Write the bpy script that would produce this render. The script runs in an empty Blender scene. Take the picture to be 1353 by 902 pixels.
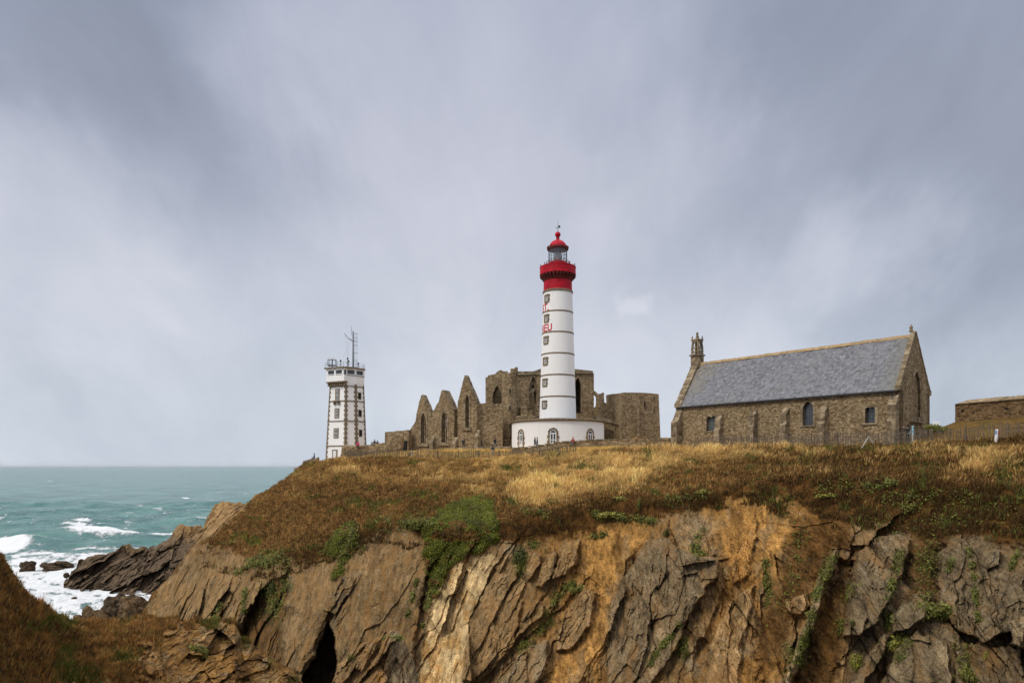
import bpy, math, random
import numpy as np
from mathutils import Vector, Matrix
from mathutils.geometry import tessellate_polygon

S = bpy.context.scene
COL = S.collection
R = math.radians
# ---------------------------------------------------------------- camera model (level 24 mm lens, lens shift upward)
F, CX, HY = 902.0, 676.5, 616.0      # focal length, principal column and horizon row of the 1353 px photograph
SEA = -22.0                          # sea level, camera at z = 0


def P(px, py, d):
    return Vector(((px - CX) / F * d, d, (HY - py) / F * d))


cam_d = bpy.data.cameras.new('camera')
cam = bpy.data.objects.new('camera', cam_d)
COL.objects.link(cam)
cam.rotation_euler = (R(90), 0, 0)
cam_d.sensor_width = 36
cam_d.lens = 36 * F / 1353
cam_d.shift_y = (HY - 451) / 1353
cam_d.clip_start = 0.5
cam_d.clip_end = 90000
S.camera = cam
S.view_settings.view_transform = 'Standard'
S.view_settings.look = 'None'
S.view_settings.gamma = 1
S.view_settings.exposure = 0.3
S.cycles.use_denoising = True
S.cycles.max_bounces = 6
S.cycles.transparent_max_bounces = 12

rng = np.random.default_rng(7)
random.seed(7)


# ---------------------------------------------------------------- numpy noise
def _h(ix, iy, s):
    n = (ix.astype(np.int64) * 374761393 + iy.astype(np.int64) * 668265263 + int(s) * 974634777) & 0xFFFFFFFF
    n = ((n ^ (n >> 13)) * 1274126177) & 0xFFFFFFFF
    n = ((n ^ (n >> 16)) * 2246822519) & 0xFFFFFFFF
    return ((n ^ (n >> 15)) & 0xFFFFFF) / float(0xFFFFFF)


def vn(x, y, s=0):
    ix, iy = np.floor(x), np.floor(y)
    fx, fy = x - ix, y - iy
    fx = fx * fx * fx * (fx * (fx * 6 - 15) + 10)
    fy = fy * fy * fy * (fy * (fy * 6 - 15) + 10)
    a, b = _h(ix, iy, s), _h(ix + 1, iy, s)
    c, d = _h(ix, iy + 1, s), _h(ix + 1, iy + 1, s)
    return (a + (b - a) * fx) * (1 - fy) + (c + (d - c) * fx) * fy


def fbm(x, y, s=0, o=4, g=0.5):
    t, a, n = 0, 1.0, 0
    for k in range(o):
        t = t + a * (vn(x, y, s + 17 * k) - 0.5)
        n += a
        a *= g
        x, y = x * 2.03 + 3.1, y * 2.03 - 1.7
    return t / n * 2


def cells(x, y, s=0):
    ix, iy = np.floor(x), np.floor(y)
    f1 = np.full(x.shape, 9.0)
    f2 = np.full(x.shape, 9.0)
    idv = np.zeros(x.shape)
    dx1 = np.zeros(x.shape)
    dy1 = np.zeros(x.shape)
    for j in (-1, 0, 1):
        for i in (-1, 0, 1):
            cx, cy = ix + i, iy + j
            qx = cx + 0.1 + 0.8 * _h(cx, cy, s)
            qy = cy + 0.1 + 0.8 * _h(cx, cy, s + 5)
            d = np.hypot(x - qx, y - qy)
            near = d < f1
            f2 = np.where(near, f1, np.minimum(f2, d))
            idv = np.where(near, _h(cx, cy, s + 9), idv)
            dx1 = np.where(near, x - qx, dx1)
            dy1 = np.where(near, y - qy, dy1)
            f1 = np.where(near, d, f1)
    return f1, f2, idv, dx1, dy1


def sstep(a, b, x):
    t = np.clip((x - a) / (b - a), 0, 1)
    return t * t * (3 - 2 * t)


def poly_sd(px, py, poly):
    """signed distance in pixels to a polygon, positive inside"""
    inside = np.zeros(px.shape, bool)
    dist = np.full(px.shape, 1e9)
    n = len(poly)
    for i in range(n):
        x0, y0 = poly[i]
        x1, y1 = poly[(i + 1) % n]
        ex, ey = x1 - x0, y1 - y0
        t = np.clip(((px - x0) * ex + (py - y0) * ey) / (ex * ex + ey * ey + 1e-9), 0, 1)
        dist = np.minimum(dist, np.hypot(px - x0 - t * ex, py - y0 - t * ey))
        if y0 != y1:
            cond = ((y0 > py) != (y1 > py)) & (px < (x1 - x0) * (py - y0) / (y1 - y0) + x0)
            inside ^= cond
    return np.where(inside, dist, -dist)


# ---------------------------------------------------------------- objects
def tag(o, label=None, cat=None, group=None, kind=None):
    if label:
        o['label'] = label
    if cat:
        o['category'] = cat
    if group:
        o['group'] = group
    if kind:
        o['kind'] = kind
    return o


def thing(name, label, cat, loc=(0, 0, 0), rz=0, group=None):
    o = bpy.data.objects.new(name, None)
    COL.objects.link(o)
    o.location = loc
    o.rotation_euler = (0, 0, rz)
    o.empty_display_size = 0.3
    return tag(o, label, cat, group)


class MB:
    """collects shapes, then links them as one mesh object"""

    def __init__(self):
        self.v, self.f = [], []

    def add(self, vs, fs):
        n = len(self.v)
        self.v.extend(tuple(p) for p in vs)
        self.f.extend(tuple(i + n for i in f) for f in fs)
        return self

    def box(self, x0, x1, y0, y1, z0, z1, tx=0, ty=0):
        """tx, ty shrink the top"""
        vs = [(x0, y0, z0), (x1, y0, z0), (x1, y1, z0), (x0, y1, z0),
              (x0 + tx, y0 + ty, z1), (x1 - tx, y0 + ty, z1), (x1 - tx, y1 - ty, z1), (x0 + tx, y1 - ty, z1)]
        return self.add(vs, [(3, 2, 1, 0), (4, 5, 6, 7), (0, 1, 5, 4), (1, 2, 6, 5), (2, 3, 7, 6), (3, 0, 4, 7)])

    def bar(self, a, b, r, r2=None, n=6):
        a, b = Vector(a), Vector(b)
        r2 = r if r2 is None else r2
        d = (b - a).normalized()
        u = d.orthogonal().normalized()
        w = d.cross(u)
        vs = []
        for c, rr in ((a, r), (b, r2)):
            for k in range(n):
                t = 2 * math.pi * k / n
                vs.append(c + (u * math.cos(t) + w * math.sin(t)) * rr)
        fs = [(k, (k + 1) % n, n + (k + 1) % n, n + k) for k in range(n)]
        fs += [tuple(range(n - 1, -1, -1)), tuple(range(n, 2 * n))]
        return self.add(vs, fs)

    def tube(self, pts, r, n=6):
        for a, b in zip(pts[:-1], pts[1:]):
            self.bar(a, b, r, r, n)
        return self

    def lathe(self, prof, n=48, c=(0, 0), a0=0.0, jit=None):
        vs, fs = [], []
        for (r, z) in prof:
            for k in range(n):
                t = a0 + 2 * math.pi * k / n
                vs.append((c[0] + r * math.cos(t), c[1] + r * math.sin(t), z))
        for i in range(len(prof) - 1):
            for k in range(n):
                k2 = (k + 1) % n
                fs.append((i * n + k, i * n + k2, (i + 1) * n + k2, (i + 1) * n + k))
        if prof[0][0] > 1e-4:
            fs.append(tuple(range(n - 1, -1, -1)))
        if prof[-1][0] > 1e-4:
            fs.append(tuple(range((len(prof) - 1) * n, len(prof) * n)))
        return self.add(vs, fs)

    def slab(self, outline, holes, o, u, t, up=None):
        """outline/holes: (s, z) points on the plane through o along u; extruded by vector t (away from the viewer)"""
        o, u, t = Vector(o), Vector(u), Vector(t)
        loops = [outline] + list(holes)
        flat = [p for l in loops for p in l]
        tri = tessellate_polygon([[Vector((p[0], p[1], 0)) for p in l] for l in loops])
        n = len(flat)
        W = [o + u * p[0] + Vector((0, 0, p[1])) for p in flat]
        vs = W + [w + t for w in W]
        fs = []
        nrm = u.cross(Vector((0, 0, 1)))
        for a, b, c in tri:
            area = (flat[b][0] - flat[a][0]) * (flat[c][1] - flat[a][1]) - (flat[c][0] - flat[a][0]) * (flat[b][1] - flat[a][1])
            if area < 0:
                a, b, c = a, c, b
            fs.append((a, b, c))
            fs.append((c + n, b + n, a + n))
        k = 0
        for li, l in enumerate(loops):
            ar = sum(l[i][0] * l[(i + 1) % len(l)][1] - l[(i + 1) % len(l)][0] * l[i][1] for i in range(len(l)))
            ccw = ar > 0
            for i in range(len(l)):
                a, b = k + i, k + (i + 1) % len(l)
                if ccw == (li == 0):
                    fs.append((a, a + n, b + n, b))
                else:
                    fs.append((b, b + n, a + n, a))
            k += len(l)
        return self.add(vs, fs)

    def build(self, name, mat, parent=None, smooth=False):
        me = bpy.data.meshes.new(name)
        me.from_pydata(self.v, [], self.f)
        me.update()
        if smooth:
            me.polygons.foreach_set('use_smooth', [True] * len(me.polygons))
            me.set_sharp_from_angle(angle=R(38))
        if mat:
            me.materials.append(mat)
        o = bpy.data.objects.new(name, me)
        COL.objects.link(o)
        if parent:
            o.parent = parent
        return o


def np_mesh(name, V, faces, mat, cols=None, smooth=False, attrs=None):
    """V (n,3) array, faces (m,k) array of quads or triangles"""
    me = bpy.data.meshes.new(name)
    n, (m, k) = len(V), faces.shape
    me.vertices.add(n)
    me.vertices.foreach_set('co', np.ascontiguousarray(V, np.float32).ravel())
    me.loops.add(m * k)
    me.loops.foreach_set('vertex_index', np.ascontiguousarray(faces, np.int32).ravel())
    me.polygons.add(m)
    me.polygons.foreach_set('loop_start', np.arange(0, m * k, k, dtype=np.int32))
    me.polygons.foreach_set('use_smooth', np.full(m, smooth))
    if cols is not None:
        a = me.color_attributes.new('Col', 'FLOAT_COLOR', 'POINT')
        c4 = np.ones((n, 4), np.float32)
        c4[:, :3] = cols
        a.data.foreach_set('color', c4.ravel())
    for an, av in (attrs or {}).items():
        a = me.attributes.new(an, 'FLOAT', 'POINT')
        a.data.foreach_set('value', np.ascontiguousarray(av, np.float32))
    me.update(calc_edges=True)
    me.validate()
    me.materials.append(mat)
    o = bpy.data.objects.new(name, me)
    COL.objects.link(o)
    return o


def grid_faces(nr, nc):
    i = np.arange(nr - 1)[:, None] * nc + np.arange(nc - 1)[None, :]
    return np.stack([i, i + 1, i + nc + 1, i + nc], -1).reshape(-1, 4)


# ---------------------------------------------------------------- materials
class NT:
    def __init__(self, nt):
        self.nt = nt

    def n(self, typ, ins=None, **props):
        nd = self.nt.nodes.new(typ)
        for k, v in props.items():
            setattr(nd, k, v)
        for k, v in (ins or {}).items():
            sock = nd.inputs[k]
            if isinstance(v, bpy.types.NodeSocket):
                self.nt.links.new(v, sock)
            else:
                sock.default_value = v
        return nd

    def math(self, op, a, b=None, c=None, clamp=False):
        ins = {0: a}
        if b is not None:
            ins[1] = b
        if c is not None:
            ins[2] = c
        return self.n('ShaderNodeMath', ins, operation=op, use_clamp=clamp).outputs[0]

    def mix(self, fac, a, b, blend='MIX'):
        nd = self.n('ShaderNodeMix', None, data_type='RGBA', blend_type=blend, clamp_factor=True)
        for idx, v in ((0, fac), (6, a), (7, b)):
            if isinstance(v, bpy.types.NodeSocket):
                self.nt.links.new(v, nd.inputs[idx])
            else:
                nd.inputs[idx].default_value = v if idx == 0 or len(v) == 4 else (*v, 1)
        return nd.outputs[2]

    def ramp(self, fac, stops):
        nd = self.n('ShaderNodeValToRGB', {'Fac': fac})
        cr = nd.color_ramp
        while len(cr.elements) < len(stops):
            cr.elements.new(0.5)
        for e, (p, c) in zip(cr.elements, stops):
            e.position = p
            e.color = (c, c, c, 1) if not hasattr(c, '__len__') else (*c, 1)
        return nd.outputs['Color']

    def noise(self, vec, scale, detail=4, rough=0.55, dist=0.0):
        return self.n('ShaderNodeTexNoise', {'Vector': vec, 'Scale': scale, 'Detail': detail, 'Roughness': rough, 'Distortion': dist}).outputs['Fac']

    def remap(self, v, a, b, c, d):
        return self.n('ShaderNodeMapRange', {0: v, 1: a, 2: b, 3: c, 4: d}).outputs[0]


def material(name):
    m = bpy.data.materials.new(name)
    m.use_nodes = True
    t = NT(m.node_tree)
    b = m.node_tree.nodes['Principled BSDF']
    return m, t, b


def simple(name, col, rough=0.6, metal=0.0, var=0.25, scale=3.0, bump=0.0, spec=0.2):
    m, t, b = material(name)
    pos = t.n('ShaderNodeNewGeometry').outputs['Position']
    nz = t.noise(pos, scale, 5, 0.6)
    c = t.mix(t.remap(nz, 0.3, 0.7, 0, 1), tuple(x * (1 - var) for x in col), tuple(min(1, x * (1 + var)) for x in col))
    t.nt.links.new(c, b.inputs['Base Color'])
    b.inputs['Roughness'].default_value = rough
    b.inputs['Metallic'].default_value = metal
    b.inputs['Specular IOR Level'].default_value = spec
    if bump:
        bp = t.n('ShaderNodeBump', {'Height': t.noise(pos, scale * 6, 3), 'Strength': bump, 'Distance': 0.05})
        t.nt.links.new(bp.outputs[0], b.inputs['Normal'])
    return m


def masonry(name, cols, scale=1.9, zs=1.9, mortar=(0.2, 0.17, 0.12), mort_w=0.05, stain=0.5, gold=None, bump=0.6):
    """rubble masonry: cells flattened in z, colour per stone, darker weather streaks, pale mortar"""
    m, t, b = material(name)
    pos = t.n('ShaderNodeNewGeometry').outputs['Position']
    wob = t.n('ShaderNodeTexNoise', {'Vector': pos, 'Scale': 1.3, 'Detail': 2.0}).outputs['Color']
    p2 = t.n('ShaderNodeVectorMath', {0: pos, 1: t.n('ShaderNodeVectorMath', {0: wob, 'Scale': 0.35}, operation='SCALE').outputs[0]}, operation='ADD').outputs[0]
    mp = t.n('ShaderNodeMapping', {'Vector': p2, 'Scale': (scale, scale, scale * zs)}).outputs[0]
    v1 = t.n('ShaderNodeTexVoronoi', {'Vector': mp, 'Scale': 1.0, 'Randomness': 0.9})
    v2 = t.n('ShaderNodeTexVoronoi', {'Vector': mp, 'Scale': 1.0, 'Randomness': 0.9}, feature='DISTANCE_TO_EDGE')
    cellv = t.n('ShaderNodeSeparateColor', {0: v1.outputs['Color']}).outputs[0]
    big = t.noise(pos, 0.22, 4, 0.6)
    f = t.math('ADD', t.math('MULTIPLY', cellv, 0.74), t.math('MULTIPLY', t.remap(big, 0.3, 0.7, 0, 1), 0.26))
    c = t.ramp(f, [(0.12, cols[0]), (0.5, cols[1]), (0.88, cols[2])])
    mort = t.remap(v2.outputs['Distance'], 0.0, mort_w, 1, 0)
    c = t.mix(t.math('MULTIPLY', mort, 0.75), c, mortar)
    stp = t.n('ShaderNodeMapping', {'Vector': pos, 'Scale': (0.55, 0.55, 0.09)}).outputs[0]
    st = t.remap(t.noise(stp, 1.6, 5, 0.65), 0.5, 0.72, 0, stain)
    c = t.mix(st, c, tuple(x * 0.4 for x in cols[0]))
    lich = t.remap(t.noise(pos, 1.9, 4, 0.7), 0.6, 0.74, 0, 0.5)
    c = t.mix(lich, c, gold or (0.34, 0.27, 0.15))
    t.nt.links.new(c, b.inputs['Base Color'])
    b.inputs['Roughness'].default_value = 0.92
    b.inputs['Specular IOR Level'].default_value = 0.15
    h = t.math('ADD', t.remap(v2.outputs['Distance'], 0, 0.15, 0, 1), t.math('MULTIPLY', t.noise(pos, 9, 4), 0.6))
    bp = t.n('ShaderNodeBump', {'Height': h, 'Strength': bump, 'Distance': 0.06})
    t.nt.links.new(bp.outputs[0], b.inputs['Normal'])
    return m


M = {}
M['stone'] = masonry('rubble stone', [(0.135, 0.095, 0.05), (0.265, 0.19, 0.105), (0.44, 0.33, 0.195)], scale=3.9, zs=1.8, stain=0.4)
M['ruin'] = masonry('ruin stone', [(0.135, 0.094, 0.05), (0.265, 0.19, 0.105), (0.44, 0.33, 0.195)], scale=3.3, zs=1.6, stain=0.4)
M['golden_rubble'] = masonry('golden rubble', [(0.17, 0.11, 0.05), (0.32, 0.21, 0.09), (0.5, 0.33, 0.13)], scale=2.4, gold=(0.5, 0.34, 0.1))
M['brown_rubble'] = masonry('brown rubble', [(0.075, 0.042, 0.02), (0.165, 0.10, 0.046), (0.27, 0.175, 0.085)], scale=3.2, gold=(0.26, 0.18, 0.08))
M['ashlar'] = masonry('dressed granite', [(0.13, 0.095, 0.058), (0.25, 0.19, 0.118), (0.39, 0.305, 0.2)], scale=1.7, zs=1.4, stain=0.45, bump=0.4)
M['granite'] = simple('granite trim', (0.21, 0.165, 0.11), 0.85, var=0.35, scale=2.2, bump=0.2)
M['granite_dark'] = simple('dark granite', (0.06, 0.052, 0.045), 0.85, var=0.35, scale=4)
def limewash(name):
    m, t, b = material(name)
    pos = t.n('ShaderNodeNewGeometry').outputs['Position']
    st = t.noise(t.n('ShaderNodeMapping', {'Vector': pos, 'Scale': (1.5, 1.5, 0.10)}).outputs[0], 1.3, 6, 0.7)
    pt = t.noise(pos, 0.8, 5, 0.65)
    c = t.mix(t.remap(st, 0.54, 0.74, 0, 0.22), (0.88, 0.875, 0.86), (0.56, 0.50, 0.42))
    c = t.mix(t.remap(pt, 0.52, 0.7, 0, 0.16), c, (0.62, 0.61, 0.59))
    t.nt.links.new(c, b.inputs['Base Color'])
    b.inputs['Roughness'].default_value = 0.8
    b.inputs['Specular IOR Level'].default_value = 0.15
    bp = t.n('ShaderNodeBump', {'Height': t.noise(pos, 3.0, 5, 0.7), 'Strength': 0.25, 'Distance': 0.04})
    t.nt.links.new(bp.outputs[0], b.inputs['Normal'])
    return m


M['white'] = limewash('white limewash')
M['white_frame'] = simple('white joinery paint', (0.78, 0.78, 0.77), 0.5, var=0.04)
M['red'] = simple('red lighthouse paint', (0.44, 0.006, 0.02), 0.6, var=0.3, scale=1.1, bump=0.15)
M['red_dark'] = simple('weathered red paint', (0.11, 0.018, 0.016), 0.6, var=0.3, scale=2)
M['lead'] = simple('grey lead roofing', (0.16, 0.17, 0.18), 0.6, var=0.2)
M['dark'] = simple('dark interior', (0.02, 0.018, 0.016), 0.9, var=0.3)
M['pane'] = simple('window pane', (0.035, 0.042, 0.05), 0.12, var=0.4, scale=1.5, spec=0.6)
M['pane_green'] = simple('leaded pane', (0.10, 0.12, 0.11), 0.25, var=0.5, scale=6, spec=0.5)
M['metal'] = simple('grey metal', (0.18, 0.19, 0.2), 0.5, metal=0.5)
M['metal_dark'] = simple('dark metal', (0.05, 0.052, 0.055), 0.55, metal=0.3)
M['wood_grey'] = simple('weathered chestnut', (0.15, 0.115, 0.08), 0.9, var=0.45, scale=5)
M['wood_pale'] = simple('pale stake wood', (0.38, 0.33, 0.27), 0.85, var=0.3, scale=5)
def srgb(r, g, b):
    f = lambda c: (c / 255 / 12.92) if c <= 10 else ((c / 255 + 0.055) / 1.055) ** 2.4
    return tuple(f(c) * 0.80 for c in (r, g, b))


SKY_GRAD = [(0.0, srgb(208, 216, 226)), (0.08, srgb(209, 216, 225)), (0.22, srgb(199, 204, 216)), (0.40, srgb(190, 194, 208)),
            (0.57, srgb(178, 184, 200)), (0.72, (0.85, 0.86, 0.90)), (1.0, (1.5, 1.5, 1.54))]
SKY_BLOBS = [(110, 330, 0.30, 2.2), (0, 230, 0.12, 1.2), (250, 190, 0.30, -1.3), (60, 40, 0.42, -2.6), (1340, 40, 0.6, -3.8), (400, 40, 0.2, 0.8), (1353, 330, 0.3, -1.0), (560, 60, 0.35, 1.6), (560, 330, 0.4, 0.9), (420, 430, 0.25, -0.7), (60, 520, 0.25, -0.8),
             (835, 405, 0.05, 1.6), (1190, 300, 0.13, 2.0), (1130, 330, 0.1, 0.8), (1010, 150, 0.3, -1.0), (930, 190, 0.13, 1.3), (780, 260, 0.15, 0.6), (900, 330, 0.2, -0.5)]
# ---------------------------------------------------------------- sky and sun
SUN_EL, SUN_AZ = 48, -128           # azimuth from the view direction (+y) towards the right; behind the camera, to its left
world = bpy.data.worlds.new('World')
S.world = world
world.use_nodes = True
w = NT(world.node_tree)
for nd in list(world.node_tree.nodes):
    world.node_tree.nodes.remove(nd)
d = w.n('ShaderNodeVectorMath', {0: w.n('ShaderNodeTexCoord').outputs['Generated']}, operation='NORMALIZE').outputs[0]
sep = w.n('ShaderNodeSeparateXYZ', {0: d})
dx, dy, dz = sep.outputs
sky = w.n('ShaderNodeTexSky', sky_type='NISHITA', sun_disc=False, sun_elevation=R(SUN_EL), sun_rotation=R(SUN_AZ), air_density=1.0, dust_density=2.0).outputs[0]
# cloud sheet: directions projected on a flat layer, so the clouds flatten towards the horizon
zc = w.math('ADD', w.math('MAXIMUM', dz, 0.0), 0.75)
cl = w.n('ShaderNodeCombineXYZ', {0: w.math('DIVIDE', dx, zc), 1: w.math('DIVIDE', dy, zc), 2: 0.3}).outputs[0]
clr = w.n('ShaderNodeMapping', {'Vector': cl, 'Rotation': (0, 0, R(35)), 'Scale': (1.0, 0.62, 1.0)}).outputs[0]
n1 = w.noise(clr, 2.5, 8, 0.52, 0.5)
n2 = w.noise(w.n('ShaderNodeMapping', {'Vector': clr, 'Location': (4.2, 1.3, 0)}).outputs[0], 7.0, 8, 0.6, 0.7)
grad = w.ramp(w.math('MAXIMUM', dz, 0.0), SKY_GRAD)
f = w.math('ADD', w.remap(n1, 0.3, 0.7, -1.25, 1.25), w.math('MULTIPLY', w.remap(n2, 0.3, 0.7, -1, 1), 0.6))
wob = w.n('ShaderNodeTexNoise', {'Vector': clr, 'Scale': 4.5, 'Detail': 6.0, 'Roughness': 0.6}).outputs['Color']
dw = w.n('ShaderNodeVectorMath', {0: d, 1: w.n('ShaderNodeVectorMath', {0: w.n('ShaderNodeVectorMath', {0: wob, 1: (0.5, 0.5, 0.5)}, operation='SUBTRACT').outputs[0], 'Scale': 0.34}, operation='SCALE').outputs[0]}, operation='ADD').outputs[0]


def dvec(px, py):
    return P(px, py, 1.0).normalized()


for (px, py, rad, amp) in SKY_BLOBS:
    v = dvec(px, py)
    dist = w.n('ShaderNodeVectorMath', {0: dw, 1: tuple(v)}, operation='DISTANCE').outputs['Value']
    f = w.math('ADD', f, w.math('MULTIPLY', w.n('ShaderNodeMapRange', {0: dist, 1: 0.0, 2: rad, 3: amp, 4: 0.0}, interpolation_type='SMOOTHERSTEP').outputs[0], 1.0))
mul = w.math('ADD', 1.0, w.math('MULTIPLY', f, 0.088))
mul = w.math('MULTIPLY', mul, w.remap(dz, -0.03, -0.003, 0.14, 1.0))          # below the horizon: dark land and water, not sky
tint = w.mix(w.remap(f, -3.0, 1.6, 0, 1), (0.91, 0.965, 1.035), (1.02, 1.0, 0.995))
grad = w.mix(1.0, grad, tint, 'MULTIPLY')
cloud = w.n('ShaderNodeVectorMath', {0: grad, 'Scale': w.math('MULTIPLY', mul, 10.0)}, operation='SCALE').outputs[0]
skyc = w.mix(0.985, sky, cloud)
bg = w.n('ShaderNodeBackground', {'Color': skyc, 'Strength': 0.1})
w.nt.links.new(bg.outputs[0], w.n('ShaderNodeOutputWorld').inputs[0])
sd = bpy.data.lights.new('sun', 'SUN')
sd.energy = 1.5
sd.angle = R(18)
sd.color = (1.0, 0.92, 0.79)
so = bpy.data.objects.new('sun', sd)
COL.objects.link(so)
az, el = R(SUN_AZ), R(SUN_EL)
to = Vector((math.sin(az) * math.cos(el), math.cos(az) * math.cos(el), math.sin(el)))
so.rotation_euler = to.to_track_quat('Z', 'Y').to_euler()
so.location = to * 200
# ---------------------------------------------------------------- terrain material
def terrain_material(name, bump=0.5):
    m, t, b = material(name)
    pos = t.n('ShaderNodeNewGeometry').outputs['Position']
    col = t.n('ShaderNodeVertexColor', layer_name='Col').outputs['Color']
    # strata run steeply, leaning to the right at the top
    rot = t.n('ShaderNodeMapping', {'Vector': pos, 'Rotation': (0, R(-28), 0), 'Scale': (1.0, 0.5, 0.22)}).outputs[0]
    ns = t.noise(rot, 2.6, 6, 0.65, 0.3)
    nf = t.noise(pos, 7.0, 6, 0.7)
    nl = t.noise(pos, 0.7, 4, 0.6)
    k = t.math('ADD', t.math('ADD', t.remap(ns, 0.34, 0.66, -0.42, 0.42), t.remap(nf, 0.34, 0.66, -0.42, 0.42)), t.remap(nl, 0.35, 0.65, -0.2, 0.2))
    c = t.n('ShaderNodeVectorMath', {0: col, 'Scale': t.math('MAXIMUM', t.math('ADD', 0.93, k), 0.15)}, operation='SCALE').outputs[0]
    # ochre iron staining and pale lichen on rock
    rockm = t.n('ShaderNodeAttribute', attribute_name='rock').outputs['Fac']
    st = t.math('MULTIPLY', t.remap(t.noise(rot, 1.1, 5, 0.6), 0.48, 0.64, 0, 0.55), rockm)
    c = t.mix(st, c, (0.25, 0.13, 0.042))
    li = t.math('MULTIPLY', t.remap(t.noise(pos, 3.2, 6, 0.75), 0.56, 0.68, 0, 0.5), rockm)
    c = t.mix(li, c, (0.40, 0.36, 0.29))
    ck = t.n('ShaderNodeTexVoronoi', {'Vector': t.n('ShaderNodeMapping', {'Vector': pos, 'Rotation': (0, R(-28), 0), 'Scale': (1.5, 0.8, 0.4)}).outputs[0], 'Scale': 1.0}, feature='DISTANCE_TO_EDGE').outputs['Distance']
    t.nt.links.new(c, b.inputs['Base Color'])
    b.inputs['Roughness'].default_value = 0.93
    b.inputs['Specular IOR Level'].default_value = 0.05
    h = t.math('ADD', t.math('ADD', ns, t.math('MULTIPLY', nf, 0.5)), t.math('MULTIPLY', t.remap(ck, 0, 0.06, 0, 1), t.math('MULTIPLY', rockm, 0.08)))
    bp = t.n('ShaderNodeBump', {'Height': h, 'Strength': bump, 'Distance': 0.25})
    t.nt.links.new(bp.outputs[0], b.inputs['Normal'])
    return m


M['terrain'] = terrain_material('cliff and heath', 0.7)

C_HEATH = np.array([0.15, 0.079, 0.025])
C_STRAW = np.array([0.46, 0.275, 0.072])
C_DSOIL = np.array([0.07, 0.034, 0.01])
C_OCHRE = np.array([0.38, 0.2, 0.058])
C_BROWN = np.array([0.25, 0.158, 0.07])
C_GREY = np.array([0.225, 0.165, 0.092])
C_PALE = np.array([0.66, 0.475, 0.235])
C_GREEN = np.array([0.085, 0.092, 0.008])
C_BLACK = np.array([0.12, 0.086, 0.056])


def lerp_keys(keys, x):
    k = np.array(keys, float)
    return [np.interp(x, k[:, 0], k[:, i]) for i in range(1, k.shape[1])]


_STRATA = {}


def strata(X, Z, ang=62, s=0, amp=1.0, scale=1.0, block=1.0):
    k = (X.shape, s)
    if k not in _STRATA:
        _STRATA[k] = _strata(X, Z, ang, s, amp, scale, block)
    return _STRATA[k]


def _strata(X, Z, ang=62, s=0, amp=1.0, scale=1.0, block=1.0):
    """fractured slabs: blocks elongated along the dip, with offsets, tilts and open joints (metres towards the viewer)"""
    a = R(ang)
    wx = X + 2.6 * fbm(X / 16, Z / 16, s + 49, 2) + 0.5 * fbm(X / 6, Z / 6, s + 50, 2) + 0.16 * fbm(X / 0.8, Z / 0.8, s + 51, 3)
    wz = Z + 0.5 * fbm(X / 6, Z / 6, s + 60, 2) + 0.16 * fbm(X / 0.8, Z / 0.8, s + 61, 3)
    al = (wx * math.cos(a) + wz * math.sin(a)) / scale
    ac = (wx * math.sin(a) - wz * math.cos(a)) / scale
    out = np.zeros(X.shape)
    tone = np.zeros(X.shape)
    busy = 0.25 + 1.15 * sstep(-0.35, 0.4, fbm(X / 5.5 + 7, Z / 5.5, s + 70, 3))
    for (la, lc, A, T, cr, sd_) in ((8.0, 3.0, 1.3, 1.0, 0.6, 1), (3.6, 1.2, 0.5, 0.5, 0.22, 2), (1.5, 0.5, 0.15, 0.19, 0.10, 3), (0.7, 0.26, 0.09, 0.10, 0.06, 4)):
        la = la * block
        f1, f2, idv, ex, ey = cells(al / la + 0.15 * sd_ * ac / lc, ac / lc, s + sd_ * 31)
        t1 = np.modf(idv * 57.3)[0] - 0.5
        t2 = np.modf(idv * 131.7)[0] - 0.5
        w_ = 1.0 if sd_ == 1 else (0.5 + 0.5 * busy if sd_ == 2 else busy)
        A, T, cr = A * w_, T * w_, cr * w_
        out += A * (idv - 0.5) * 1.3 + T * (t1 * ex + t2 * 2.2 * ey + 0.5 * ey)
        out -= cr * (0.35 if sd_ == 1 else 0.45) * (1 - sstep(0.0, 0.09, f2 - f1)) * np.clip(1.6 * np.modf(idv * 17.1)[0] - 0.5, 0, 1)
        tone += (np.modf(idv * 91.7)[0] - 0.5) * (0.28 if sd_ > 1 else 0.2)
    return out * amp, tone


SHEETS = {}


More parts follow.
